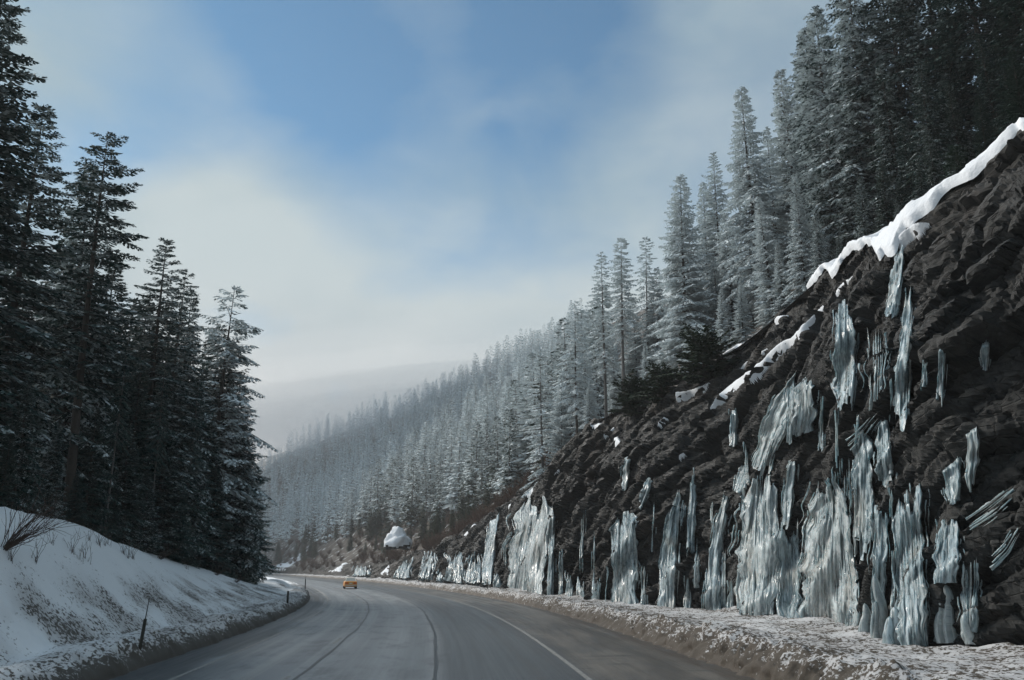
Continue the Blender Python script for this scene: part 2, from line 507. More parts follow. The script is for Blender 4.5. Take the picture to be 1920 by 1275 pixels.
# ------------------------------------------------------------------ left snow bank (with its ploughed berm)
_bt = [0, 15, 25, 35, 50, 65, 74, 82, 90, 100, 130, 400]
_bz = [4.3, 4.3, 4.2, 4.25, 3.75, 2.65, 2.1, 1.5, 0.95, 0.55, 0.5, 0.5]
_bw = [5.5, 5.5, 5.6, 6.5, 8.4, 8.2, 7.6, 6.4, 6.0, 6.0, 6.0, 6.0]
def bank_z(tv, dp, fine=True):
    C = np.interp(tv, _bt, _bz); Wd = np.interp(tv, _bt, _bw)
    p2 = np.stack([tv * 0.09, dp * 0.15, tv * 0], -1)
    C = C * (1 + 0.10 * fbm(p2, 3, 5))
    berm = 0.62 * np.clip(dp / 0.75, 0, 1) ** 0.6
    lump = 0.75 + 0.5 * vnoise(np.stack([tv * 0.8, dp * 0.3, tv * 0], -1), 21)
    berm = berm * lump
    x = np.clip((dp - 1.7) / np.maximum(Wd - 1.7, .1), 0, 1)
    s = x * x * (3 - 2 * x) * 0.55 + x * 0.45
    top = berm * (1 - x) - 0.12 * np.exp(-((dp - 1.9) / 0.4) ** 2) + s * C
    over = np.clip(dp - Wd, 0, None)
    z = top - np.minimum(over * 0.10, 1.2) * (C > 1)
    # the low mound at the end of the bank
    z = z + 0.75 * np.exp(-((tv - 91) / 5.0) ** 2 - ((dp - 3.2) / 1.8) ** 2)
    return z
tt = 7.0 * np.exp(np.arange(0, math.log(130 / 7.0), 0.0045))
dp = np.concatenate([np.arange(-0.25, 3.0, 0.055), np.arange(3.0, 11.0, 0.14), np.arange(11, 24, 1.0), np.arange(24, 80, 6.0)])
TT, DP = np.meshgrid(tt, dp, indexing='ij')
Z = bank_z(TT, np.clip(DP, 0, None))
x, y = path(TT, -RW - DP)
P3 = np.stack([x, y, Z], -1)
rough = fbm(P3 * 5.0, 3, 11) * 0.045 + fbm(P3 * 1.2, 3, 12) * 0.07
nearroad = np.clip(1 - np.abs(DP - 0.4) / 0.9, 0, 1)
rough = rough + nearroad * fbm(P3 * np.array([3.5, 3.5, 5.0]), 3, 13) * 0.16
Z = np.where(DP < 0, -0.1, Z + rough * np.clip(DP * 3, 0, 1))
wob = nearroad * fbm(P3 * np.array([1.4, 1.4, 0.1]), 3, 15) * 0.22
x, y = path(TT, -RW - DP + wob)
Wd = np.interp(TT, _bt, _bw)
low = np.clip(1 - (DP - 1.0) / (Wd * 0.75 - 1.0 + 1e-6), 0, 1)
streak = fbm(np.stack([TT * .55, DP * .9, TT * 0], -1), 4, 31)
dirt = 0.07 + 0.52 * np.clip(low * 2.2, 0, 1) * np.clip(0.62 + 0.9 * streak, 0, 1)
dirt = np.maximum(dirt, np.clip(1.05 - DP / 0.75, 0, 1))
dirt = np.maximum(dirt, 0.56 * np.clip(2.2 - DP / 1.0, 0, 1) * (0.8 + 0.3 * streak))
dirt = np.where(DP > Wd + 1.0, 0.30, dirt)
V = np.stack([x, y, Z], -1).reshape(-1, 3)
FL = gridfaces(len(tt), len(dp))
link('snow_bank', mesh_np('snow_bank', V, FL, M['snow'], True, {'dirt': dirt.ravel()}), kind='structure')
bvh_left = BVHTree.FromPolygons(V.tolist(), FL.tolist())
# low bank beyond the bend
tt = np.arange(128, 520, 2.0)
dp = np.concatenate([np.arange(-0.25, 3, 0.25), np.arange(3, 60, 4.0)])
TT, DP = np.meshgrid(tt, dp, indexing='ij')
Z = 0.55 * np.clip(DP / 0.8, 0, 1) + 0.02 * DP + fbm(np.stack([TT * .3, DP * .3, TT * 0], -1), 3, 8) * .25 * np.clip(DP, 0, 1)
Z = np.where(DP < 0, -0.1, Z)
x, y = path(TT, -RW - DP)
V = np.stack([x, y, Z], -1).reshape(-1, 3)
link('snow_verge', mesh_np('snow_verge', V, gridfaces(len(tt), len(dp)), M['snow'], True, {'dirt': np.clip(0.9 - DP, 0.1, 1).ravel()}), kind='structure')

# ------------------------------------------------------------------ cliff: foot and top lines
pairs = [  # foot x, y, z ; top photo pixel and depth
    ((14.5, 6.0, .6), (2500, 60, 15)), ((13.2, 14.0, .6), (2150, 120, 21)), ((12.6, 21.5, .6), (1920, 238, 27)),
    ((11.2, 24.0, .6), (1720, 398, 31)), ((11.4, 28.5, .6), (1620, 470, 36)), ((12.0, 36.0, .6), (1530, 528, 44)),
    ((11.2, 44.5, .6), (1400, 645, 54)), ((7.6, 50.5, .6), (1232, 728, 62)), ((4.2, 64.0, .6), (1103, 797, 76)),
    ((-3.0, 96.0, .55), (1003, 914, 105)), ((-12.8, 132.0, .5), (872, 1000, 143)), ((-33.5, 199.0, .45), (745, 1050, 207)),
    ((-73.0, 300.0, .4), (560, 1064, 306)), ((-108.0, 384.0, .4), (486, 1063, 392))]
ft = np.array([p[0] for p in pairs]); tp = np.array([at_depth(*p[1]) for p in pairs])
far_t = np.array([480., 600., 780.])
ft = np.vstack([ft, np.stack([*path(far_t, 3.0), np.full(3, .4)], 1)])
tp = np.vstack([tp, np.stack([*path(far_t, 8.0), np.full(3, 3.0)], 1)])
NU, NV = 1250, 176
ylog = np.exp(np.linspace(math.log(7.0), math.log(770), NU))
def lineat(L, yq, smooth=0):
    return np.stack([np.interp(yq, ft[:, 1], L[:, k]) for k in range(3)], 1)
def smoothrows(A, n):
    kk = np.ones(n) / n
    return np.stack([np.convolve(np.pad(A[:, k], n // 2, mode='edge'), kk, 'valid') for k in range(A.shape[1])], 1)
FT, TP = smoothrows(lineat(ft, ylog), 15), smoothrows(lineat(tp, ylog), 15)
# ragged top line
TP[:, 2] += fbm(np.stack([ylog * .35, ylog * 0, ylog * 0], 1), 4, 41) * 0.5 * np.clip(TP[:, 2] / 8, 0.2, 1)
vv = np.linspace(-0.06, 1, NV)
gv = np.where(vv < 0, vv * .5, 0.62 * vv + 0.38 * np.clip(vv, 0, 1) ** 4)
CL = FT[:, None, :] + (TP - FT)[:, None, :] * np.stack([gv, gv, vv], -1)[None]
base = CL.copy()
du = np.gradient(CL, axis=0); dvv = np.gradient(CL, axis=1)
NRM = np.cross(dvv, du)
NRM /= np.linalg.norm(NRM, axis=2, keepdims=True) + 1e-9
if NRM[300, 60, 0] > 0: NRM = -NRM
q = base.reshape(-1, 3)
e3_ = np.array([.28, .62, .73]); e3_ /= np.linalg.norm(e3_)
e1_ = np.array([.1, -.75, .65]); e1_ -= e3_ * (e1_ @ e3_); e1_ /= np.linalg.norm(e1_)
rot = np.stack([e1_, np.cross(e3_, e1_), e3_])
qr = q @ rot.T
amp = np.clip((TP[:, 2] - FT[:, 2]) / 9, 0.12, 1)[:, None] * np.clip((1.04 - vv) * 6, 0.25, 1)[None]
b1, g1, c1 = blocks(qr * np.array([.13, .22, .42]), 3)
b2, g2, c2 = blocks(qr * np.array([.36, .6, 1.25]), 7)
b3, g3, c3 = blocks(qr * np.array([1.0, 1.6, 3.2]), 9)
b4, g4, c4 = blocks(qr * np.array([2.6, 3.6, 7.0]), 13)
disp = 0.8 * fbm(q * np.array([.11, .11, .06]), 3, 51) + 1.25 * b1 + 0.62 * b2 + 0.15 * b3 + 0.05 * b4 - 0.30 * np.exp(-g1 / .05) - 0.24 * np.exp(-g2 / .07) - 0.05 * np.exp(-g3 / .12) + 0.03 * fbm(q * 3.0, 3, 52)
CL = base + NRM * (disp.reshape(NU, NV) * amp)[..., None]
CF = gridfaces(NU, NV)
CV = CL.reshape(-1, 3)
earth = np.clip((np.broadcast_to(vv[None], (NU, NV)) - 0.80) * 4 + fbm(q * .5, 3, 60).reshape(NU, NV) * .9, 0, 1) * 0.8
earth = np.maximum(earth, np.clip((ylog[:, None] - 110) / 60, 0, 1) * np.ones((1, NV)) * .8)
cliff = link('rock_cliff', mesh_np('rock_cliff', CV, CF, M['rock'], False, {'blk': np.clip(.45 * c1 + .45 * c2 + .10 * c3, 0, 1), 'earth': earth.ravel()}), kind='structure')

# ------------------------------------------------------------------ hillside above the cliff
NE = 60
ee = np.concatenate([np.linspace(-0.4, 30, 30), np.linspace(34, 300, 30)])
sub = np.arange(0, NU, 5)
sl = np.interp(ylog[sub], _Y, _sl)
nx, ny = 1 / np.sqrt(1 + sl * sl), -sl / np.sqrt(1 + sl * sl)
tps = smoothrows(TP, 41)[sub]
slope = np.interp(ylog[sub], [0, 40, 90, 150, 250, 600], [.72, .72, .66, .66, .78, .85])
def rise(e, s):
    return s[:, None] * (e[None] - 0.0) * np.clip(0.62 + e[None] / 40, 0, 1)
HZ = tps[:, 2:3] + rise(ee, slope)
HZ = np.where(HZ > 95, 95 + 30 * (1 - np.exp(-(HZ - 95) / 30)), HZ)
HX = tps[:, 0:1] + nx[:, None] * ee[None]
HY = tps[:, 1:2] + ny[:, None] * ee[None]
hp = np.stack([HX, HY, HZ], -1)
HZ = HZ + fbm(hp * .12, 4, 70) * 1.0 * np.clip(ee / 8, 0, 1)[None] + fbm(hp * .02, 3, 71) * 7 * np.clip((ee - 20) / 60, 0, 1)[None] - 0.15
HV = np.stack([HX, HY, HZ], -1).reshape(-1, 3)
HF = gridfaces(len(sub), NE)
link('hillside', mesh_np('hillside', HV, HF, M['floor'], True), kind='structure')
bvh_hill = BVHTree.FromPolygons(HV.tolist(), HF.tolist())
allV = np.vstack([CV, HV]); allF = np.vstack([CF, HF + len(CV)])
bvh_rock = BVHTree.FromPolygons(allV.tolist(), allF.tolist())

# ------------------------------------------------------------------ right berm and snow shelf
tt = 9.0 * np.exp(np.arange(0, math.log(430 / 9.0), 0.0042))
uu = np.concatenate([np.linspace(-0.04, 0.0, 2), np.linspace(0.012, 1, 80)])
ex, ey = path(tt, 0.0)
# shelf width at each station: distance from the pavement edge to the cliff foot, plus some to tuck it in
s = np.interp(tt, _Y, _sl)
wid = np.zeros(len(tt))
for i, tv in enumerate(tt):
    ds = np.linspace(0.5, 16, 156)
    X2, Y2 = path(np.full(156, tv), ds)
    fx = np.interp(Y2, FT[:, 1], FT[:, 0])
    k = np.argmax(X2 > fx)
    wid[i] = ds[k] if X2[k] > fx[k] else 8
wid = np.convolve(np.pad(wid, 8, mode='edge'), np.ones(17) / 17, 'valid') + 1.6
TT, UU = np.meshgrid(tt, uu, indexing='ij')
Wi = wid[:, None] * np.ones_like(UU)
dpos = np.where(UU < 0, -0.3 * (UU < 0), np.where(UU < 0.45, UU / 0.45 * 1.9, 1.9 + (UU - .45) / .55 * (Wi - 1.9)))
hb = np.interp(TT, [0, 20, 40, 80, 150, 400], [.74, .74, .66, .60, .48, .40])
lump = 0.85 + 0.35 * vnoise(np.stack([TT * 0.9, dpos * .4, TT * 0], -1), 91)
Z = hb * lump * np.clip(dpos / 0.62, 0, 1) ** 0.7
sh = np.clip((dpos - 1.0) / 2.0, 0, 1)
Z = Z * (1 - sh) + sh * (hb * 0.80)
foot = np.clip((dpos - (Wi - 3.2)) / 2.4, 0, 1)
x, y = path(TT, dpos)
p3 = np.stack([x, y, Z], -1)
Z = Z + foot * 0.55 * np.clip(0.2 + fbm(p3 * .45, 3, 94), 0, 1) + fbm(p3 * 1.1, 3, 92) * 0.16 * np.clip(dpos, 0, 1) + fbm(p3 * 5, 3, 93) * 0.05
face = np.clip(1 - np.abs(dpos - 0.35) / 0.8, 0, 1)
Z = Z + face * fbm(p3 * np.array([4.5, 4.5, 2.0]), 3, 95) * 0.30
Z = np.where(UU < 0, -0.1, np.maximum(Z, -0.05))
wob = face * (fbm(p3 * np.array([2.2, 2.2, 3.5]), 3, 96) * 0.32 + .05)
x, y = path(TT, dpos + wob)
dirt = np.clip(1.12 - dpos / 0.9, 0, 1) * (.78 + .35 * vnoise(p3 * np.array([3., 3., 4.]), 98))
sh2 = fbm(p3 * 0.8, 4, 97)
dirt = np.maximum(dirt, 0.58 + 0.25 * sh2)
dirt = np.where(dpos > 2.5, 0.50 + 0.30 * sh2, dirt)
dirt = dirt * np.interp(TT, [0, 60, 110], [1, 1, .85])
V = np.stack([x, y, Z], -1).reshape(-1, 3)
SF = gridfaces(len(tt), len(uu))
M['dirty'] = mat_snow('gritty_snow', (0.60, 0.62, 0.64), (0.075, 0.063, 0.050))
link('snow_shelf', mesh_np('snow_shelf', V, SF[:, ::-1], M['dirty'], True, {'dirt': dirt.ravel()}), kind='structure')
bvh_shelf = BVHTree.FromPolygons(V.tolist(), SF.tolist())

# ------------------------------------------------------------------ conifers
def conifer(seed, H=20.0, R=2.6, cb=0.12, nb=170, droop=0.10, up0=-0.25, up1=0.5, step=0.22, sub=4, tw=0.75,
            power=0.8, ragged=0.35, hang=0.25, bend=0.3, trunk_r=0.22, flat_top=0.0, gap=0.0):
    """trunk mesh data, crown mesh data: boughs carry side twigs, side twigs carry needle sprays"""
    rs = np.random.RandomState(seed)
    hs = np.linspace(-0.4, H, 16)
    bx = bend * np.sin(np.clip(hs / H, 0, 1) * 2.2 + seed) - bend * math.sin(seed)
    by = bend * 0.6 * np.cos(np.clip(hs / H, 0, 1) * 1.7 + seed) - bend * 0.6 * math.cos(seed)
    TPt = np.stack([bx, by, hs], 1)
    TR = np.maximum(trunk_r * (1 - np.clip(hs / H, 0, 1)) ** 0.85, 0.015)
    TR[0] *= 1.25
    tv, tf = tube(TPt, TR, 8)
    TVs, TFs, nT = [tv], [tf], len(tv)
    KV, KR = [], []
    ga = 2.39996
    lobes = rs.rand(5) * 2 * np.pi
    for i in range(nb):
        x = ((i + rs.rand()) / nb) ** 0.92
        if gap and vnoise(np.array([[x * 9.0, seed * 1.7, 0.5]]), seed)[0] < gap:
            if rs.rand() < .75: continue
        h = cb * H + (H * 0.995 - cb * H) * x
        prof = (1 - x) ** power * min(1.0, 0.55 + x * 4.0)
        prof = max(prof, flat_top * (1 - x) ** 0.25 * 0.5)
        L = R * prof * (1 - ragged + ragged * 1.5 * rs.rand()) + 0.18
        az = ga * i + rs.normal() * 0.35
        L *= 1 + 0.18 * math.sin(az * 2 + lobes[0]) + 0.12 * math.sin(az * 3 + x * 9 + lobes[1])
        a0 = up0 + (up1 - up0) * x ** 1.3 + rs.normal() * 0.12
        n = max(3, int(L / step))
        r = np.linspace(0.04, 1.0, n + 1) * L
        kd = droop * (0.6 + 0.8 * rs.rand())
        zz = math.tan(max(min(a0, 1.1), -1.0)) * r - kd * r * r + 0.25 * kd * r ** 3 / max(L, .5)
        az2 = az + rs.normal() * 0.12 * (r / L)
        ox, oy = np.interp(h, hs, bx), np.interp(h, hs, by)
        P = np.stack([ox + np.cos(az2) * r, oy + np.sin(az2) * r, h + zz], 1)
        br = max(0.012, 0.018 * L)
        bv, bf = tube(P[::max(1, n // 4)], np.linspace(br, 0.006, len(P[::max(1, n // 4)])), 3)
        TVs.append(bv); TFs.append(bf + nT); nT += len(bv)
        T = np.gradient(P, axis=0); T /= np.linalg.norm(T, axis=1, keepdims=True)
        S = np.cross(T, [0, 0, 1.]); S /= np.linalg.norm(S, axis=1, keepdims=True) + 1e-9
        st = 1 if L < 1.2 else max(1, int(n * 0.16))
        for sgn in (-1, 1):
            Pb, Tb, Sb, rb = P[st:], T[st:], S[st:] * sgn, r[st:]
            m = len(Pb)
            lt = np.clip(0.42 * (L - rb) + 0.20, 0.2, tw) * (0.65 + 0.7 * rs.rand(m))
            ca = 0.62 + 0.25 * rs.rand(m)
            D = Tb * ca[:, None] + Sb * np.sqrt(1 - np.minimum(ca, .95) ** 2)[:, None]
            D[:, 2] -= hang * (0.4 + 1.2 * rs.rand(m))
            D /= np.linalg.norm(D, axis=1, keepdims=True)
            twr = rs.rand(m)
            if sub <= 1:
                sprays(KV, KR, rs, Pb, D, lt * 1.25, 0.26 * lt + 0.06, twr)
            else:
                for kx in range(sub):
                    f = (kx + 0.3 * rs.rand(m)) / sub
                    q0 = Pb + D * (lt * f)[:, None]
                    q0[:, 2] -= 0.25 * hang * (lt * f) ** 2
                    sd2 = (1 if kx % 2 else -1) * (0.55 + .35 * rs.rand(m))
                    Sx = np.cross(D, [0, 0, 1.]); Sx /= np.linalg.norm(Sx, axis=1, keepdims=True) + 1e-9
                    D2 = D + Sx * sd2[:, None]
                    D2[:, 2] -= hang * 0.6 * rs.rand(m)
                    D2 /= np.linalg.norm(D2, axis=1, keepdims=True)
                    l2 = lt * (0.5 - 0.12 * f) + 0.08
                    sprays(KV, KR, rs, q0, D2, l2, 0.16 * l2 + 0.028, np.clip(twr + rs.normal(size=m) * .12, 0, 1))
        # tip
        sprays(KV, KR, rs, P[-2:-1], T[-1:], np.array([0.35]), np.array([0.08]), rs.rand(1))
    # leader
    top = TPt[-1]
    a = rs.rand(6) * 6.28
    D = np.stack([np.cos(a) * .5, np.sin(a) * .5, np.ones(6)], 1); D /= np.linalg.norm(D, axis=1, keepdims=True)
    sprays(KV, KR, rs, np.repeat(top[None] - [[0, 0, .35]], 6, 0), D, np.full(6, .45), np.full(6, .07), rs.rand(6))
    V = np.concatenate(KV); Rn = np.concatenate(KR)
    F = np.arange(len(V)).reshape(-1, 4)
    return (np.concatenate(TVs), np.concatenate(TFs)), (V, F, Rn)

def sprays(KV, KR, rs, B, D, l, w, rv):
    """one folded kite-shaped needle spray for each base point"""
    m = len(B)
    S = np.cross(D, [0, 0, 1.]); S /= np.linalg.norm(S, axis=1, keepdims=True) + 1e-9
    roll = rs.normal(size=m) * 0.45
    U = np.cross(S, D)
    S2 = S * np.cos(roll)[:, None] + U * np.sin(roll)[:, None]
    mid = B + D * (l * 0.52)[:, None]
    dn = np.zeros((m, 3)); dn[:, 2] = -0.45 * w
    v = np.stack([B, mid + S2 * w[:, None] + dn, B + D * l[:, None] + dn * .6, mid - S2 * w[:, None] + dn], 1)
    KV.append(v.reshape(-1, 3)); KR.append(np.repeat(rv, 4))

PROTO = {}
def proto(key, bark='bark', **kw):
    (tv, tf), (v, f, r) = conifer(**kw)
    H = kw.get('H', 20.0)
    PROTO[key] = (mesh_np('trunk_' + key, tv, tf, M[bark], True), mesh_np('crown_' + key, v, f, M['needles'], False, {'rnd': r}), H, kw.get('R', 2.6))

proto('hemlock_a', 'bark', seed=1, H=22, R=4.0, cb=0.05, nb=230, droop=.13, up0=-.15, up1=.55, hang=.45, tw=.95, power=.75)
proto('hemlock_b', 'bark', seed=2, H=22, R=3.5, cb=0.10, nb=210, droop=.15, up0=-.2, up1=.5, hang=.5, tw=.85, power=.85)
proto('hemlock_c', 'bark', seed=14, H=22, R=4.4, cb=0.03, nb=230, droop=.10, up0=-.05, up1=.5, hang=.4, tw=1.0, power=.9, ragged=.25)
proto('fir_tall', 'bark', seed=3, H=26, R=3.5, cb=0.20, nb=190, droop=.06, up0=-.35, up1=.45, hang=.2, tw=.8, power=.75, ragged=.5, gap=.25, trunk_r=.27)
proto('fir_sparse', 'bark', seed=4, H=26, R=3.2, cb=0.36, nb=105, droop=.05, up0=-.25, up1=.35, hang=.15, tw=.8, power=.45, ragged=.65, gap=.30, flat_top=.6, trunk_r=.28)
proto('fir_sparse_b', 'bark', seed=24, H=26, R=2.1, cb=0.30, nb=115, droop=.09, up0=-.45, up1=.4, hang=.3, tw=.7, power=.5, ragged=.6, gap=.28, flat_top=.5, trunk_r=.25)
proto('spruce_dense', 'bark', seed=5, H=20, R=3.7, cb=0.02, nb=240, droop=.07, up0=-.2, up1=.6, hang=.3, tw=.9, power=.95, ragged=.28)
proto('spruce_dense_b', 'bark', seed=6, H=20, R=3.3, cb=0.04, nb=220, droop=.09, up0=-.15, up1=.6, hang=.35, tw=.85, power=.85, ragged=.35)
proto('drooper', 'bark', seed=7, H=24, R=3.9, cb=0.20, nb=110, droop=.20, up0=.05, up1=.35, hang=.65, tw=.95, power=.55, ragged=.5, gap=.33, flat_top=.4)
proto('pole_tree', 'bark_pale', seed=8, H=24, R=2.2, cb=0.42, nb=120, droop=.08, up0=-.4, up1=.4, hang=.3, tw=.6, power=.5, ragged=.5, gap=.22, trunk_r=.22)
proto('pole_tree_b', 'bark_pale', seed=9, H=24, R=2.0, cb=0.30, nb=110, droop=.08, up0=-.5, up1=.3, hang=.3, tw=.55, power=.6, ragged=.55, gap=.30, trunk_r=.18)
proto('sapling', 'bark', seed=10, H=4, R=1.1, cb=0.03, nb=60, droop=.08, up0=.0, up1=.6, hang=.15, tw=.4, step=.14, power=.9, trunk_r=.05, bend=.05)
proto('bush', 'bark', seed=11, H=2.2, R=1.7, cb=0.0, nb=75, droop=.10, up0=.1, up1=.9, hang=.15, tw=.45, step=.15, power=.4, trunk_r=.05, bend=.05)

def hit_down(bvh, x, y, z0=400):
    r = bvh.ray_cast(Vector((x, y, z0)), Vector((0, 0, -1)))
    return None if r[0] is None else r[0].z

LOG = []
NAMED = []
USED = {}
def near_label(kind, px, py, side):
    c = [n for n in NAMED if n[3] == side]
    c.sort(key=lambda n: abs(n[0] - px) + .25 * abs(n[1] - py))
    for n in c[:6]:
        for rel in ((('left of' if px < n[0] else 'right of'), 'below') if abs(px - n[0]) > 14 else ('below', 'behind')):
            for adj in ('', 'lower '):
                lb = '%s%s %s the %s' % (adj, kind, rel, n[2])
                if lb not in USED:
                    USED[lb] = 1
                    return lb
    return '%s near the %s' % (kind, c[0][2])
def tree(key, x, y, z, H, wide, frost, green, label, group, name='conifer_tree', cat='tree', rz=None, lean=(0, 0)):
    tm, cm, H0, R0 = PROTO[key]
    e = link(name, None, None, label, cat, group, loc=(x, y, z - 0.1))
    e.empty_display_size = 0.5
    s = H / H0
    e.scale = (s * wide, s * wide, s)
    e.rotation_euler = (lean[0], lean[1], random.random() * 6.28 if rz is None else rz)
    for nm, me in (('trunk', tm), ('crown', cm)):
        o = link(nm, me, e)
        o.color = (frost, green, 0, 1)
    return e

def tree_px(bvh, key, px, py, Y, wide, frost, green, label, group, **kw):
    """tree whose tip shows at photo pixel (px, py) when it stands at depth Y"""
    p = at_depth(px, py, Y)
    z = hit_down(bvh, p[0], p[1])
    if z is None: z = 0.0
    LOG.append((key, px, py, round(p[2] - z, 1)))
    return tree(key, p[0], p[1], z, p[2] - z, wide, frost, green, label, group, **kw)

random.seed(4)
GL = 'dark evergreens behind the left snow bank'
for a in (
    ('fir_tall', 14, -5, 30, 1.25, .14, 0, 'tallest dark fir at the left edge, its tip reaching the top of the picture'),
    ('spruce_dense', -60, 120, 27, 1.1, .10, 0, 'dark fir cut off by the left edge of the picture'),
    ('fir_tall', 88, 195, 35, 1.15, .22, 0, 'tall frost-touched fir second from the left edge with long upswept boughs'),
    ('hemlock_b', 183, 312, 41, .95, .28, 0, 'frosty pointed fir just left of the sparse flat-topped one'),
    ('fir_sparse', 222, 250, 39, 1.0, .16, 0, 'sparse flat-topped fir with a long bare leaning trunk'),
    ('fir_tall', 318, 447, 52, 1.15, .24, 0, 'ragged fir with a bare spike top and gaps around its trunk'),
    ('fir_sparse_b', 345, 500, 55, 1.0, .2, 0, 'slim second trunk close beside the spike-topped ragged fir'),
    ('hemlock_b', 368, 540, 58, 1.0, .24, 0, 'neat narrow fir between the spike-topped and the drooping tree'),
    ('drooper', 434, 528, 70, 1.3, .50, 0, 'frosted drooping hemlock with tiered boughs, rightmost tall tree of the left forest'),
    ('hemlock_c', 452, 700, 74, .95, .24, 0, 'full dark spruce below the drooping hemlock at the right edge of the left forest'),
    ('hemlock_a', 470, 775, 80, .85, .24, 0, 'last dark spruce of the left forest beside the bend'),
):
    NAMED.append((a[1], a[2], ' '.join(a[7].split(',')[0].split(' with ')[0].split()[:9]), 'L'))
    tree_px(bvh_left, *a[:4], a[4] * 1.14, a[5] + .05, a[6], a[7], GL, lean=(random.uniform(-.02, .02), random.uniform(-.02, .02)))
und = 'dark evergreen in the shaded understory of the left forest'
for i, a in enumerate((
    (-30, 430, 33), (40, 560, 36), (120, 520, 44), (60, 700, 30), (150, 640, 48), (110, 780, 33), (205, 560, 52), (240, 600, 50), (270, 650, 47),
    (185, 760, 40), (300, 640, 60), (335, 690, 56), (250, 790, 44), (310, 800, 50), (385, 690, 66), (360, 760, 60), (400, 790, 66), (425, 740, 78),
    (345, 860, 54), (440, 860, 76), (405, 880, 66), (280, 890, 47), (20, 800, 28.5), (455, 930, 82), (220, 900, 42), (150, 880, 36), (70, 860, 31),
    (478, 880, 88), (0, 620, 40), (330, 560, 66), (265, 560, 62), (140, 450, 50), (400, 640, 75), (60, 480, 46), (290, 560, 55), (410, 610, 72), (350, 610, 60), (440, 650, 77), (230, 480, 46))):
    tree_px(bvh_left, ('spruce_dense', 'hemlock_c', 'spruce_dense_b', 'hemlock_a')[i % 4], a[0], a[1], a[2], random.uniform(.95, 1.35) * (1.25 if a[1] > 780 else 1),
            random.uniform(.04, .2), random.uniform(0, .15), near_label('dark understory evergreen', a[0], a[1], 'L'), 'understory of the left forest')
# slim bare trunks in front of the dark mass
for px, py, Y in ((243, 860, 41), (318, 905, 48), (378, 930, 57)):
    tree_px(bvh_left, 'pole_tree', px, py - 260, Y, .6, .05, 0, 'slim pale trunk in the left forest, %s' % {243: 'left of the other two', 318: 'between two others', 378: 'nearest the bend'}[px], 'slim trunks in the left forest', name='slim_tree')

GR = 'frosted trees above the rock cut'
for a in (
    ('pole_tree_b', 1022, 648, 92, 1.2, .62, 0, 'thin frosted tree farthest left above the rock cut'),
    ('drooper', 1078, 563, 88, 1.0, .66, 0, 'frosted drooping hemlock left of the two thin poles'),
    ('pole_tree_b', 1128, 474, 84, 1.25, .60, 0, 'thin frosted tree with visible trunk, left of the bare-stemmed pole'),
    ('pole_tree', 1160, 444, 80, 1.15, .64, 0, 'narrow frosted tree on a long bare grey trunk'),
    ('pole_tree_b', 1206, 440, 86, 1.15, .56, 0, 'thin tree with a nearly bare top between two frosted trees'),
    ('hemlock_a', 1272, 330, 72, 1.15, .70, 0, 'broad frosted hemlock with a bent tip and a straight dark trunk'),
    ('hemlock_b', 1312, 345, 80, 1.0, .64, 0, 'frosted hemlock just right of the bent-tipped one'),
    ('fir_tall', 1337, 282, 78, .95, .60, 0, 'slim frosted fir left of the tall pointed one'),
    ('hemlock_b', 1396, 158, 66, 1.1, .62, 0, 'tall pointed frosted hemlock standing clear against the sky'),
    ('fir_tall', 1440, 235, 70, 1.0, .58, 0, 'shorter frosted fir tucked right of the tall pointed hemlock'),
    ('hemlock_c', 1432, 365, 60, .95, .64, 0, 'conical drooping hemlock in front, pale with rime'),
    ('fir_tall', 1532, 5, 58, 1.35, .50, 0, 'very tall dense fir whose tip reaches the top edge, left of the dark stand'),
    ('hemlock_b', 1490, 330, 56, 1.0, .52, 0, 'frosted conical hemlock at the foot of the very tall fir'),
    ('hemlock_b', 1580, -60, 55, 1.2, .48, 0, 'frosted fir running out of the top, right of the very tall fir'),
    ('fir_tall', 1640, -120, 52, 1.3, .42, 0, 'tall fir with dark gaps cut off by the top edge'),
    ('fir_sparse', 1715, -160, 50, 1.2, .34, 0, 'tall fir with a thick dark trunk and sky showing through'),
    ('hemlock_a', 1722, 112, 44, .9, .30, .1, 'dark young fir whose pointed tip stands below the thick trunk'),
    ('fir_tall', 1790, -220, 46, 1.2, .24, 0, 'dark fir cut off by the top edge, near the right corner'),
    ('hemlock_c', 1880, -200, 42, 1.1, .15, .1, 'darkest fir in the upper right corner'),
    ('hemlock_c', 1955, -150, 38, 1.1, .12, .1, 'dark fir partly outside the right edge'),
    ('sapling', 1792, 276, 33, 1.1, .30, .4, 'small pale green sapling on the snow edge at the right'),
):
    NAMED.append((a[1], a[2], ' '.join(a[7].split(',')[0].split(' with ')[0].split()[:9]), 'R'))
    tree_px(bvh_hill, *a[:5], a[5] + (.13 if a[5] > .4 and a[1] < 1500 else -.02 if a[1] < 1620 else -.12), a[6], a[7], GR, lean=(random.uniform(-.02, .02), random.uniform(-.02, .02)))  # less rime on right-hand trees, darkening them to stand in for shadow
mid = 'evergreen filling the slope between the tall trees above the rock cut'
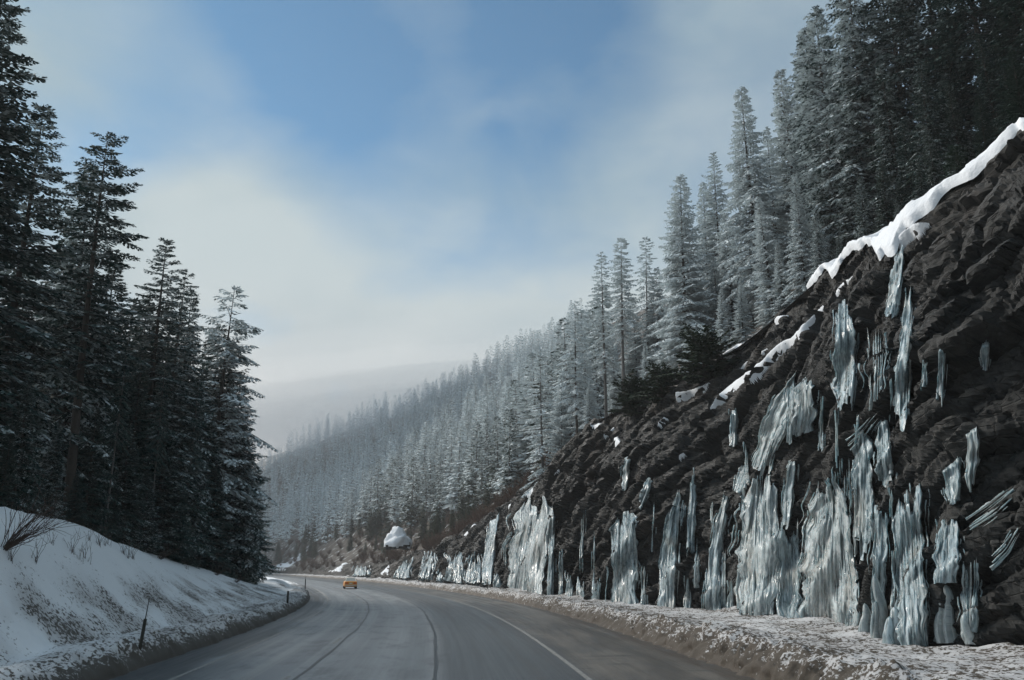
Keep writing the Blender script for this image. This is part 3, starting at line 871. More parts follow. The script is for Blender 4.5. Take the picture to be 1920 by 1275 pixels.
for i, a in enumerate((
    (1050, 690, 96), (1100, 640, 94), (1105, 720, 84), (1150, 610, 90), (1190, 560, 88), (1225, 500, 86), (1210, 640, 76), (1250, 580, 76), (1300, 500, 74),
    (1340, 480, 72), (1360, 400, 76), (1290, 600, 68), (1350, 540, 64), (1400, 440, 70), (1385, 520, 60), (1460, 450, 58), (1500, 210, 64), (1545, 260, 56),
    (1530, 400, 50), (1600, 150, 54), (1570, 440, 46), (1610, 330, 47), (1650, 300, 46), (1660, 120, 50), (1690, 220, 46), (1620, 420, 41), (1680, 370, 39.5),
    (1740, 240, 42), (1780, 150, 44), (1760, 20, 48), (1840, 60, 42), (1830, 180, 38), (1880, 120, 36), (1920, 20, 38), (1900, 90, 33), (1720, 300, 38), (1500, 60, 70), (1470, 130, 74))):
    fz = float(np.interp(a[0], [1000, 1400, 1600, 1900], [.80, .70, .30, .06])) + random.uniform(-.08, .06)  # rime drops off rightward so crown colour carries the shadow there
    tree_px(bvh_hill, ('hemlock_c', 'spruce_dense_b', 'hemlock_a', 'hemlock_b', 'spruce_dense')[i % 5], a[0], a[1], a[2], random.uniform(.9, 1.2),
            fz, random.uniform(0, .3), near_label('frosted evergreen' if fz > .4 else 'dark evergreen', a[0], a[1], 'R'), 'trees filling the slope above the rock cut')
# dark bushes on the brink
for px, py, Y, s, lb in ((1322, 662, 56, 1.2, 'dark green bush spilling over the brink between two snow patches'),
                         (1195, 722, 64, 1.0, 'dark green bush on the brink beside the bare-stemmed pole tree'),
                         (1240, 700, 66, .9, 'olive bush between the two dark bushes on the brink')):
    p = at_depth(px, py + 45, Y)
    r = bvh_rock.ray_cast(Vector((0, 0, CAMH)), Vector(ray(px, py + 45)).normalized())
    if r[0]: p = r[0]
    tree('bush', p[0], p[1], p[2] - .3, 2.2 * s, 1.1, .02, .55, lb, 'bushes on the brink', name='evergreen_bush', cat='bush')

# ------------------------------------------------------------------ far hillside forest
def far_tree(key, **kw):
    (tv, tf), (v, f, r) = conifer(**kw)
    V = np.vstack([tv, v]); F = np.vstack([tf, f + len(tv)])
    PROTO[key] = (mesh_np('far_' + key, V, F, None, False, {'rnd': np.concatenate([np.zeros(len(tv)), r])}, mats=[M['bark_pale'], M['needles']],
                          midx=np.concatenate([np.zeros(len(tf)), np.ones(len(f))])), kw['H'], (V, F, np.concatenate([np.zeros(len(tv)), r]), len(tf)))
for i in range(6):
    far_tree('far%d' % i, seed=40 + i, H=20, R=(2.3, 2.7, 2.0, 3.0, 2.5, 1.8)[i], cb=(.03, .05, .15, .02, .08, .2)[i], nb=130, droop=.1, up0=-.2, up1=.5, step=.36, sub=1, tw=1.4, trunk_r=.13,
             power=(.8, .9, .6, .95, .75, .55)[i], ragged=.45, hang=.45, gap=(0, .1, .25, 0, .15, .25)[i])
FARLOW = []
for i in range(4):
    (tv, tf), (v, f, r) = conifer(seed=60 + i, H=20, R=(2.4, 2.8, 2.1, 3.0)[i], cb=.03, nb=82, droop=.1, up0=-.2, up1=.5, step=.62, sub=1, tw=2.0, power=.85, ragged=.45, hang=.55, trunk_r=.07)
    tf = tf[:120]; nt = 16 * 8
    FARLOW.append((np.vstack([tv[:nt], v]), np.vstack([tf, f + nt]), np.concatenate([np.zeros(nt), r]), len(tf)))
rs = np.random.RandomState(8)
cand = []
top_e = 240
for tv in range(26000):
    yq = math.exp(rs.uniform(math.log(92), math.log(740)))
    e = rs.uniform(2.0, top_e) if yq > 115 else rs.uniform(5, 70)
    j = np.interp(yq, ylog[sub], np.arange(len(sub)))
    jj = int(j)
    x = tps[jj, 0] + nx[jj] * e; y = tps[jj, 1] + ny[jj] * e
    if yq > 120 and e < 12 + 8 * rs.rand(): continue
    z = hit_down(bvh_hill, x, y)
    if z is None: continue
    # view pixel of its middle
    c_, s_ = math.cos(PITCH), math.sin(PITCH)
    dz = z + 10 - CAMH
    dep = y * c_ + dz * s_
    px = CX + FPX * x / dep; py = CY - FPX * (dz * c_ - y * s_) / dep
    if not (440 < px < 1130 and py > 600): continue
    cand.append((y, x, z, px, py))
# thin out by spacing
keep = []
cell = {}
for c0 in cand:
    k = (int(c0[1] // 5), int(c0[0] // 5))
    sp = 3.8 if c0[0] < 300 else 6.0
    ok = True
    for a in (-1, 0, 1):
        for b_ in (-1, 0, 1):
            for q0 in cell.get((k[0] + a, k[1] + b_), ()):
                if (q0[0] - c0[0]) ** 2 + (q0[1] - c0[1]) ** 2 < sp * sp: ok = False
    if ok:
        cell.setdefault(k, []).append(c0); keep.append(c0)
keep.sort(key=lambda q: q[0])
FV, FF, FR, FM = [], [], [], []
nv = 0
for i, (y, x, z, px, py) in enumerate(keep):
    H = rs.uniform(13, 23) * (0.85 if z < 8 else 1)
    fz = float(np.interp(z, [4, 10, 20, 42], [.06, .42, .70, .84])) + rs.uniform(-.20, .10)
    key = 'far%d' % rs.randint(6)
    me, H0, dat = PROTO[key]
    w = rs.uniform(1.3, 1.9)
    if i < 300:
        band = 'green conifer low' if z < 14 else 'half-frosted conifer midway up' if z < 26 else 'frosted conifer well up' if z < 42 else 'pale frosted conifer high'
        where = ('beside the edge of the left forest' if px < 560 else 'above the yellow car' if px < 690 else 'above the snowy outcrop' if px < 800 else
                 'above the twin icefalls' if px < 900 else 'above the largest pale icefall' if px < 1000 else 'behind the leftmost thin tree of the brink')
        lb = '%s on the far hillside %s' % (band, where)
        o = link('hillside_conifer', me, None, lb, 'tree', 'conifers covering the far hillside', loc=(x, y, z - .3))
        o.scale = (H / H0 * w, H / H0 * w, H / H0)
        o.rotation_euler = (0, 0, rs.rand() * 6.28)
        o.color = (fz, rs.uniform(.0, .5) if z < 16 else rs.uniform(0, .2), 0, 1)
    elif i < 1250:
        V, F, R_, ntf = FARLOW[rs.randint(4)]
        a = rs.rand() * 6.28
        ca, sa = math.cos(a), math.sin(a)
        Q = V * np.array([H / H0 * w, H / H0 * w, H / H0])
        Q = np.stack([Q[:, 0] * ca - Q[:, 1] * sa + x, Q[:, 0] * sa + Q[:, 1] * ca + y, Q[:, 2] + z - .3], 1)
        FV.append(Q); FF.append(F + nv); FR.append(R_); nv += len(Q)
        FM.append(np.concatenate([np.zeros(ntf), np.ones(len(F) - ntf)]))
if FV:
    V = np.vstack(FV); F = np.vstack(FF)
    used = np.zeros(len(V), bool); used[F.ravel()] = True
    remap = np.cumsum(used) - 1
    o = link('distant_forest', mesh_np('distant_forest', V[used], remap[F], None, False, {'rnd': np.concatenate(FR)[used]}, mats=[M['bark_pale'], M['needles']], midx=np.concatenate(FM)),
             None, 'distant frosted conifers fading into the fog at the top of the hill', 'forest', kind='stuff')
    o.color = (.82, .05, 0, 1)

# ------------------------------------------------------------------ casting photo positions onto the rock
ORG = Vector((0, 0, CAMH))
def cast(px, py, bvh=None):
    r = (bvh or bvh_rock).ray_cast(ORG, Vector(ray(px, py)).normalized())
    return None if r[0] is None else np.array(r[0])

def out_dir(p):
    s = np.interp(p[1], _Y, _sl)
    d = np.array([-1, s, 0.55 * math.sqrt(1 + s * s)])
    return d / np.linalg.norm(d)

def smooth1(A, n=3):
    if len(A) < n + 2: return A
    B = A.copy()
    for _ in range(n):
        B[1:-1] = 0.25 * B[:-2] + 0.5 * B[1:-1] + 0.25 * B[2:]
    return B

def polyline(L, s):
    L = np.array(L, float)
    d = np.concatenate([[0], np.cumsum(np.abs(np.diff(L[:, 1])) + 0.3 * np.abs(np.diff(L[:, 0])))])
    d /= d[-1]
    return np.stack([np.interp(s, d, L[:, 0]), np.interp(s, d, L[:, 1])], -1)

irs = np.random.RandomState(5)
def ice_tube(P, rr, mat, parent, name, ph):
    n = len(P)
    V, F = tube(P, rr, 8)
    C = np.repeat(P, 8, 0)
    V = C + (V - C) * (1 + 0.5 * fbm(V * np.array([5, 5, 1.5]) + ph, 3, 6))[:, None]
    ln = np.concatenate([[0], np.cumsum(np.linalg.norm(np.diff(P, axis=0), axis=1))])
    uvt = np.stack([np.tile(np.abs(np.linspace(-1, 1, 8)) * rr.mean() * 3, n) + ph, np.repeat(ln, 8)], 1)
    return link(name, mesh_np(name, V, F, mat, True, uv=uvt), parent)

def blur2(D, n):
    for _ in range(n):
        E = np.pad(D, 1, mode='edge')
        D = (E[:-2, 1:-1] + E[2:, 1:-1] + E[1:-1, :-2] + E[1:-1, 2:] + 2 * D) / 6
    return D

def icefall(label, L, Rr, ncol, mat='ice', sheet=True, tips=0.35, rpx=(0.9, 3.0), name='frozen_waterfall', group='ice on the rock cut'):
    L, Rr = np.array(L, float), np.array(Rr, float)
    for q_ in (L, Rr):
        if q_[-1, 1] > 1100: q_[-1, 1] += 40
        elif q_[-1, 1] > 1075: q_[-1, 1] += 6
    wpx = np.abs(Rr[:, 0].mean() - L[:, 0].mean()); hpx = abs(L[-1, 1] - L[0, 1])
    nu = int(np.clip(wpx / 1.1, 9, 90)); ns = int(np.clip(hpx / 5, 14, 60))
    sd_ = irs.rand() * 90
    u = np.linspace(0, 1, nu); s = np.linspace(0, 1, ns)
    U, S = np.meshgrid(u, s, indexing='ij')
    ui_ = np.floor(u * max(2.0, wpx / 6.5) + sd_)
    st = 0.12 * vnoise(np.stack([u * wpx / 12 + sd_, u * 0, u * 0], 1), 2) + .10 * hash3(ui_, ui_ * 0, ui_ * 0, 3)
    grounded = L[-1, 1] > 1070
    en = 1 - (0.05 if grounded else 0.25) * (.5 * vnoise(np.stack([u * wpx / 9 + sd_, u * 0 + 4, u * 0], 1), 2) + .6 * hash3(ui_, ui_ * 0 + 2, ui_ * 0, 3))
    SS = st[:, None] + (en - st)[:, None] * S
    A = polyline(L, SS.ravel()).reshape(nu, ns, 2); B = polyline(Rr, SS.ravel()).reshape(nu, ns, 2)
    PX = A + (B - A) * U[..., None]
    edge = np.abs(2 * U - 1) ** 2
    PX[..., 0] += edge * 0.16 * min(wpx, 40) * fbm(np.stack([S * hpx / 22 + sd_, np.sign(U - .5) * 5, S * 0], -1), 3, 5) * 2
    D = np.full((nu, ns), np.nan)
    for i in range(nu):
        for j in range(ns):
            h = cast(PX[i, j, 0], PX[i, j, 1])
            if h is not None: D[i, j] = h[1]
    ok = ~np.isnan(D)
    if ok.sum() < 8:
        print('no rock for', label); return
    med = np.nanmedian(D)
    D = np.where(ok, D, med)
    D = np.clip(D, med * .86, med * 1.16)
    for _ in range(2):
        E = np.pad(D, 1, mode='edge')
        D = np.minimum.reduce([E[:-2, 1:-1], E[2:, 1:-1], E[1:-1, :-2], E[1:-1, 2:], D])
    D = blur2(D, 10)
    mpp = med / FPX
    e = link(name, None, None, label, 'ice', group)
    if sheet:
        def flute(per, wob, q):
            xx = U * max(2.0, wpx / per) + wob * (vnoise(np.stack([S * hpx / 60, U * 2, S * 0 + q], -1), 3 + q) - .5) + sd_
            i_ = np.floor(xx); x_ = 2 * (xx - i_) - 1
            hh = hash3(i_, i_ * 0 + q, i_ * 0, 5)
            return np.sqrt(np.clip(1 - x_ * x_, 0, 1)) * (.35 + .9 * hh) * (.7 + .6 * vnoise(np.stack([S * hpx / 30 + hh * 30, i_, S * 0], -1), 6))
        rel = 0.08 + mpp * (7.0 * flute(13.0, .9, 1) + 3.0 * flute(5.0, .7, 2) + 3 * vnoise(np.stack([U * wpx / 30 + sd_, S * hpx / 60, S * 0], -1), 4))
        ef = np.clip(np.minimum(U, 1 - U) * (nu - 1) / 2.0, 0, 1)
        ef = np.minimum(ef, np.clip(S * ns / 3, 0, 1))
        rel = rel * ef - .45 * (1 - ef)
        G = np.array([[at_depth(PX[i, j, 0], PX[i, j, 1], D[i, j] - rel[i, j]) for j in range(ns)] for i in range(nu)])
        link('ice_sheet', mesh_np('ice_sheet', G.reshape(-1, 3), gridfaces(nu, ns), M[mat], True, uv=np.stack([U * wpx * mpp + sd_, SS * hpx * mpp], -1).reshape(-1, 2)), e)
    for k in range(max(3, int(ncol * 1.2))):     # thin strands straying past the rim
        uk = irs.choice([-1, 1]); i0 = 0 if uk < 0 else nu - 1
        if irs.rand() < .35: i0 = irs.randint(nu)
        a0 = .8 * irs.rand(); a1 = min(1.0, a0 + irs.uniform(.12, .4))
        f = np.linspace(a0, a1, 12); off = uk * irs.uniform(-.05, .30) * max(wpx, 14)
        qx, qy, qd = np.interp(f, s, PX[i0, :, 0]) + off, np.interp(f, s, PX[i0, :, 1]), np.interp(f, s, D[i0])
        P = np.array([at_depth(qx[j], qy[j], qd[j] - .05) for j in range(12)])
        r = irs.uniform(.7, 1.7) * mpp
        ice_tube(smooth1(P, 2), r * np.clip((1.02 - np.linspace(0, 1, 12)) * 1.6, .05, 1) * (.6 + .8 * irs.rand(12)), M[mat], e, 'icicle', sd_ + 50 + k)
    nc = max(3, int(ncol * 1.6))
    for k in range(nc):
        uk = (k + irs.rand()) / nc
        a0 = 0.55 * irs.rand() ** 1.4; a1 = 1 - (0.6 * irs.rand() if irs.rand() < tips + .1 else .02)
        if a1 - a0 < .15: continue
        n = 18
        f = np.linspace(a0, a1, n)
        ui = uk * (nu - 1); i0 = min(int(ui), nu - 2); fu = ui - i0
        col = PX[i0] * (1 - fu) + PX[i0 + 1] * fu; dc = D[i0] * (1 - fu) + D[i0 + 1] * fu
        qx, qy, qd = np.interp(f, s, col[:, 0]), np.interp(f, s, col[:, 1]), np.interp(f, s, dc)
        tip = a1 < .9
        r = irs.uniform(*rpx) * mpp
        t_ = np.linspace(0, 1, n)
        rr = r * (.55 + .9 * t_ if not tip else 1.0 - .2 * t_)
        rr = rr * (.45 + 1.1 * vnoise(np.stack([t_ * 5 + sd_ + k, t_ * 0, t_ * 0], 1), 7)) * np.clip(t_ * 5 + .15, 0, 1)
        if tip: rr = rr * np.clip((1 - t_) * 1.8, .05, 1)
        P = np.array([at_depth(qx[j], qy[j], qd[j] - .06 - 4.0 * mpp * irs.uniform(.9, 1.1)) for j in range(n)])
        P = smooth1(P, 3)
        ice_tube(P, rr, M[mat] if irs.rand() < .7 else M['ice_milky'], e, 'icicle' if tip else 'ice_column', sd_ + k)

FALLS = [
 ('icicle curtain high on the cliff, left of the twin ice strands', [(1566, 556), (1562, 660), (1566, 790)], [(1600, 556), (1602, 660), (1598, 785)], 9, 'ice'),
 ('second high icicle curtain above the slanted ice ramp', [(1624, 592), (1622, 680), (1624, 785)], [(1662, 585), (1664, 680), (1656, 770)], 9, 'ice'),
 ('thin ice strand dropping straight from the big snow cap', [(1680, 452), (1668, 530), (1656, 605)], [(1696, 455), (1690, 530), (1676, 610)], 5, 'ice'),
 ('broken ice strand right of the one under the snow cap', [(1700, 500), (1694, 600), (1676, 700), (1672, 830)], [(1712, 505), (1708, 600), (1704, 700), (1700, 820)], 6, 'ice'),
 ('slanted ice ramp descending left below the high curtains', [(1650, 760), (1600, 810), (1560, 842)], [(1662, 770), (1622, 830), (1590, 870)], 4, 'ice'),
 ('long pale ramp of ice feeding the massive column', [(1494, 686), (1440, 772), (1416, 850), (1396, 912)], [(1512, 692), (1480, 790), (1455, 850), (1440, 915)], 9, 'ice_milky'),
 ('massive tall ice column in the middle of the cliff', [(1402, 880), (1388, 960), (1382, 1040), (1380, 1122)], [(1455, 875), (1457, 960), (1458, 1040), (1455, 1120)], 13, 'ice_milky'),
 ('wide thin ice sheet right of the long pale ramp', [(1500, 700), (1484, 760), (1472, 850)], [(1528, 700), (1530, 770), (1520, 830)], 8, 'ice'),
 ('narrow ice strand right of the massive column', [(1482, 850), (1468, 920), (1466, 1010)], [(1496, 850), (1490, 920), (1478, 1000)], 4, 'ice'),
 ('broad ice flow with a pointed top right of the massive column', [(1540, 872), (1520, 950), (1506, 1010), (1500, 1146)], [(1556, 880), (1590, 950), (1600, 1040), (1612, 1170)], 20, 'ice_milky'),
 ('tall ice pillar below the second high curtain', [(1602, 790), (1600, 900), (1602, 1070)], [(1634, 785), (1638, 900), (1634, 1070)], 8, 'ice'),
 ('glittering ice sheet beside the tall pillar', [(1640, 930), (1636, 1040), (1634, 1160)], [(1664, 940), (1664, 1040), (1660, 1150)], 7, 'ice'),
 ('wide blue-grey ice curtain reaching the snow at the right', [(1672, 910), (1672, 1000), (1684, 1192)], [(1724, 885), (1732, 1000), (1745, 1196)], 15, 'ice'),
 ('hanging icicles under the overhang at the right', [(1764, 862), (1770, 910), (1784, 962)], [(1800, 835), (1802, 890), (1796, 960)], 8, 'ice'),
 ('pointed icicle rightmost under the overhang', [(1808, 790), (1810, 860), (1818, 940)], [(1836, 775), (1836, 850), (1824, 935)], 5, 'ice'),
 ('rippled ice sheet low at the right above the rounded ice stumps', [(1762, 960), (1752, 1020), (1748, 1090)], [(1798, 960), (1796, 1020), (1790, 1090)], 9, 'ice'),
 ('slanted ice band climbing towards the right edge', [(1915, 896), (1850, 945), (1790, 985)], [(1919, 920), (1860, 975), (1800, 1015)], 6, 'ice'),
 ('lower slanted ice streak at the right edge', [(1919, 960), (1880, 1020), (1840, 1060)], [(1919, 990), (1890, 1040), (1855, 1075)], 4, 'ice'),
 ('small ice drip high at the right', [(1842, 628), (1838, 660), (1842, 700)], [(1858, 622), (1856, 660), (1850, 705)], 4, 'ice'),
 ('slender stepped icefall left of the massive column', [(1358, 908), (1342, 980), (1328, 1040), (1322, 1140)], [(1382, 895), (1364, 950), (1352, 1050), (1354, 1134)], 9, 'ice'),
 ('icefall with a narrow top, second left of the massive column', [(1264, 915), (1246, 980), (1236, 1030), (1234, 1124)], [(1278, 905), (1272, 965), (1266, 1050), (1264, 1128)], 9, 'ice'),
 ('double ice curtain in the centre of the rock cut', [(1152, 955), (1146, 1000), (1142, 1050), (1144, 1124)], [(1184, 945), (1190, 990), (1192, 1050), (1194, 1126)], 11, 'ice'),
 ('thin diagonal strand above the double ice curtain', [(1216, 890), (1204, 920), (1190, 955)], [(1226, 892), (1216, 925), (1202, 960)], 3, 'ice'),
 ('thin ice trickle high above the double ice curtain', [(1172, 850), (1168, 890), (1166, 935)], [(1184, 850), (1180, 890), (1178, 930)], 3, 'ice'),
 ('short icicle cluster below the long snow strip', [(1372, 760), (1370, 800), (1372, 845)], [(1384, 756), (1382, 800), (1380, 840)], 4, 'ice'),
 ('largest pale icefall at the far end of the bare rock', [(984, 928), (972, 970), (956, 1030), (946, 1096)], [(1022, 918), (1034, 960), (1024, 1040), (1018, 1108)], 18, 'ice_milky'),
 ('thin fall close beside the largest pale icefall', [(1038, 925), (1030, 990), (1026, 1104)], [(1046, 925), (1040, 1000), (1036, 1106)], 4, 'ice'),
 ('narrow leaning icefall left of the largest pale one', [(922, 955), (910, 1020), (902, 1092)], [(938, 948), (930, 1020), (924, 1094)], 6, 'ice'),
 ('low icicle row between the leaning fall and the twin falls', [(884, 1030), (880, 1060), (876, 1090)], [(900, 1015), (900, 1060), (898, 1092)], 6, 'ice'),
 ('broad low icefall, right one of the twin falls far along the road', [(850, 1024), (840, 1055), (832, 1085)], [(872, 1016), (870, 1055), (866, 1090)], 8, 'ice_milky'),
 ('left one of the twin falls far along the road', [(803, 1028), (796, 1055), (788, 1082)], [(816, 1026), (816, 1055), (814, 1085)], 6, 'ice_milky'),
 ('lowest far ice apron near the yellow car', [(764, 1046), (750, 1062), (738, 1080)], [(774, 1044), (772, 1062), (766, 1082)], 6, 'ice_milky'),
  ('wide ice apron joining the massive column and the broad flow', [(1456, 960), (1460, 1050), (1462, 1128)], [(1498, 985), (1500, 1060), (1502, 1140)], 9, 'ice'),
 ('upper ice streak running down from the snow strip to the narrow strand', [(1478, 690), (1474, 760), (1476, 850)], [(1490, 690), (1490, 760), (1490, 850)], 3, 'ice'),
 ('ice sheet filling the gap below the slanted ramp', [(1560, 850), (1558, 890), (1562, 940)], [(1600, 830), (1604, 890), (1602, 950)], 8, 'ice'),
 ('dark glassy ice sheet low between the pillar and the wide curtain', [(1640, 780), (1640, 860), (1644, 930)], [(1664, 770), (1672, 860), (1672, 915)], 6, 'ice'),
 ('long faint trickle between the icefalls left of centre', [(1296, 880), (1290, 960), (1288, 1060)], [(1310, 876), (1304, 960), (1300, 1060)], 4, 'ice'),
 ('pale ice ledge under the slender stepped icefall', [(1392, 860), (1384, 890), (1372, 930)], [(1404, 862), (1400, 900), (1386, 935)], 4, 'ice_milky'),
 ('faint ice smear on the dark rock far right', [(1760, 640), (1756, 700), (1758, 770)], [(1774, 640), (1772, 700), (1768, 770)], 4, 'ice'),
 ('right-hand ice pillar reaching the shelf beside the stout stump', [(1800, 1040), (1802, 1090), (1806, 1150)], [(1832, 1030), (1830, 1090), (1828, 1150)], 6, 'ice'),
 ('tiny ice row on the bank right behind the yellow car', [(668, 1058), (666, 1066), (664, 1076)], [(690, 1058), (692, 1066), (694, 1077)], 6, 'ice_milky'),
]
for f in FALLS:
    slant = 'slanted' in f[0]
    icefall(f[0], f[1], f[2], int(f[3] * (1 if slant else 1 if f[1][0][1] < 1012 else 1.8)), f[4], sheet=not slant and f[1][0][1] < 1012, rpx=(.5, 1.7) if slant else (.9, 3.0))
trs = np.random.RandomState(21)
taken = set()
for k in range(90):
    px = trs.uniform(1060, 1780); top = np.interp(px, [1060, 1250, 1420, 1560, 1780], [900, 800, 720, 600, 520])
    y0 = trs.uniform(top, 1040); y1 = min(y0 + trs.uniform(50, 170), 1125)
    nf = min(FALLS, key=lambda f: abs(np.mean([q[0] for q in f[1]]) - px) + abs(np.mean([q[1] for q in f[1]]) - y0))
    lb = 'thin ice trickle on bare rock %s the %s' % ('left of' if px < np.mean([q[0] for q in nf[1]]) else 'right of', ' '.join(nf[0].split(',')[0].split()[:7]))
    if lb in taken or y1 - y0 < 40: continue
    taken.add(lb)
    w = trs.uniform(3, 9); dx = trs.uniform(-8, 2)
    icefall(lb, [(px, y0), (px + dx, y1)], [(px + w * .5, y0), (px + dx + w, y1)], 3, 'ice', sheet=False, tips=.5, rpx=(.6, 1.9), name='ice_trickle', group='thin ice trickles between the icefalls')
for (px, y0, y1, w) in ((1068, 1055, 1112, 10), (1090, 1070, 1114, 14), (1118, 1062, 1118, 12), (1206, 1040, 1122, 8), (1290, 1070, 1128, 10), (1306, 1030, 1100, 8),
                        (1470, 1060, 1120, 12), (1052, 1000, 1108, 6), (862, 1060, 1090, 8), (826, 1062, 1086, 8), (932, 1065, 1096, 10), (1370, 1070, 1130, 9), (1490, 1040, 1130, 9)):
    icefall('short icicle clump at the rock foot, ' + {1068: 'right of the largest pale icefall', 1090: 'second right of the largest pale icefall', 1118: 'just left of the double curtain', 1206: 'just right of the double curtain', 1290: 'left of the slender stepped icefall', 1306: 'above the snow left of the stepped icefall', 1470: 'right of the massive column', 1052: 'thin and tall beside the thin fall', 862: 'right of the right twin fall', 826: 'left of the right twin fall', 932: 'left foot of the largest pale icefall', 1370: 'left of the massive column', 1490: 'left of the broad flow'}[px], [(px - w / 2, y0), (px - w / 2, y1)], [(px + w / 2, y0 + 6), (px + w / 2, y1)], 4, 'ice', sheet=False, tips=.2, rpx=(1.6, 3.0), name='icicle_clump', group='icicle clumps at the foot of the rock')

# rounded ice stumps standing on the shelf
def stump(px, y0, y1, wpx, label):
    b0 = cast(px, y1, bvh_shelf)
    r = cast(px, y1)
    if b0 is None or (r is not None and r[1] < b0[1]): b0 = r
    if b0 is None: return
    mpp = b0[1] / FPX
    H, R0 = (y1 - y0) * mpp, wpx * mpp / 2
    e = link('ice_stump', None, None, label, 'ice', 'rounded ice stumps', loc=b0 + np.array([0, 0, -0.1]))
    for k in range(4):
        hk = H * (1.0 if k == 0 else irs.uniform(.35, .8)); rk = R0 * (0.75 if k == 0 else irs.uniform(.35, .55))
        a = irs.rand() * 6.28
        o = np.array([math.cos(a), math.sin(a) * .6]) * (0 if k == 0 else R0 * .75)
        s = np.linspace(0, 1, 16)
        P = np.stack([o[0] + 0 * s + .05 * np.sin(s * 5 + a), o[1] + 0 * s, s * hk], 1)
        rr = rk * np.sqrt(np.clip(1 - s ** 5, 0.0005, 1)) * (1.05 - .35 * s)
        V, F = tube(P, rr, 12)
        C = np.repeat(P, 12, 0)
        V = C + (V - C) * (1 + .45 * fbm(V * np.array([4, 4, 1.8]) + px + k, 3, 3))[:, None]
        uvl = np.stack([np.tile(np.abs(np.linspace(-1, 1, 12)) * rk * 3, 16) + px, np.repeat(s * hk, 12)], 1)
        link('ice_lobe', mesh_np('ice_lobe', V, F, M['ice_milky'] if k < 2 else M['ice'], True, uv=uvl), e)
stump(1655, 1080, 1196, 30, 'tall narrow ice stump left of the wide blue-grey curtain')
stump(1682, 1138, 1206, 40, 'squat rounded ice stump in front of the wide blue-grey curtain')
stump(1782, 1096, 1196, 40, 'stout ice stump below the rippled sheet at the right')
stump(1816, 1148, 1200, 24, 'small ice stump rightmost on the snow shelf')
stump(1762, 1150, 1198, 24, 'small ice stump left of the stout one at the right')
stump(1625, 1130, 1182, 26, 'low ice stump below the broad ice flow')

# ------------------------------------------------------------------ snow patches lying on the rock
def inpoly(P, poly):
    x, y = P[..., 0], P[..., 1]
    c = np.zeros(x.shape, bool)
    n = len(poly)
    for i in range(n):
        x1, y1 = poly[i]; x2, y2 = poly[(i + 1) % n]
        cond = ((y1 > y) != (y2 > y)) & (x < (x2 - x1) * (y - y1) / (y2 - y1 + 1e-9) + x1)
        c ^= cond
    return c
def edgedist(P, poly):
    best = np.full(P.shape[:-1], 1e9)
    n = len(poly)
    for i in range(n):
        a = np.array(poly[i], float); b = np.array(poly[(i + 1) % n], float)
        ab = b - a
        t_ = np.clip(((P - a) @ ab) / (ab @ ab + 1e-9), 0, 1)
        best = np.minimum(best, np.linalg.norm(P - a - t_[..., None] * ab, axis=-1))
    return best
def snow_patch(label, poly, th=0.26, stp=2.0, name='snow_patch'):
    poly = np.array(poly, float)
    x0, y0 = poly.min(0) - 4; x1, y1 = poly.max(0) + 4
    gx = np.arange(x0, x1, stp); gy = np.arange(y0, y1, stp)
    GX, GY = np.meshgrid(gx, gy, indexing='ij')
    P = np.stack([GX, GY], -1)
    P = P + 4.0 * np.stack([fbm(np.stack([GX * .06, GY * .06, GX * 0], -1), 3, 81), fbm(np.stack([GX * .06, GY * .06, GX * 0 + 9], -1), 3, 82)], -1)
    ins = inpoly(P, poly)
    ed = edgedist(P, poly)
    
    idx = -np.ones(GX.shape, int)
    D = np.full(GX.shape, np.nan)
    for i in range(len(gx)):
        for j in range(len(gy)):
            if ins[i, j]:
                h = cast(GX[i, j], GY[i, j])
                if h is not None: D[i, j] = h[1]
    ok = ~np.isnan(D)
    if ok.sum() < 6:
        print('patch missed', label); return
    D0 = D.copy()
    for _ in range(14):
        acc = np.zeros_like(D); w = np.zeros_like(D)
        for dx, dy in ((0, 0), (1, 0), (-1, 0), (0, 1), (0, -1)):
            Sft = np.roll(np.roll(D, dx, 0), dy, 1)
            m = ~np.isnan(Sft)
            acc[m] += Sft[m]; w[m] += 1
        D = np.where(ok, acc / np.maximum(w, 1), np.nan)
    D = D - 0.06
    V = []
    mpp = np.nanmedian(D) / FPX
    for i in range(len(gx)):
        for j in range(len(gy)):
            if ok[i, j]:
                p = at_depth(GX[i, j], GY[i, j], D[i, j])
                k = min(1.0, ed[i, j] / 9.0)
                p = p + (out_dir(p) * .6 + np.array([0, 0, .8])) * (th * k ** .5 - .34 * (1 - k) ** 2)
                idx[i, j] = len(V); V.append(p)
    F = []
    for i in range(len(gx) - 1):
        for j in range(len(gy) - 1):
            q = (idx[i, j], idx[i + 1, j], idx[i + 1, j + 1], idx[i, j + 1])
            if min(q) >= 0 and np.nanmax(D[i:i + 2, j:j + 2]) - np.nanmin(D[i:i + 2, j:j + 2]) < 8.0: F.append(q)
    if F:
        link(name, mesh_np(name, np.array(V), np.array(F)[:, ::-1], M['cap'], True), None, label, 'snow', 'snow lying on the rock cut')
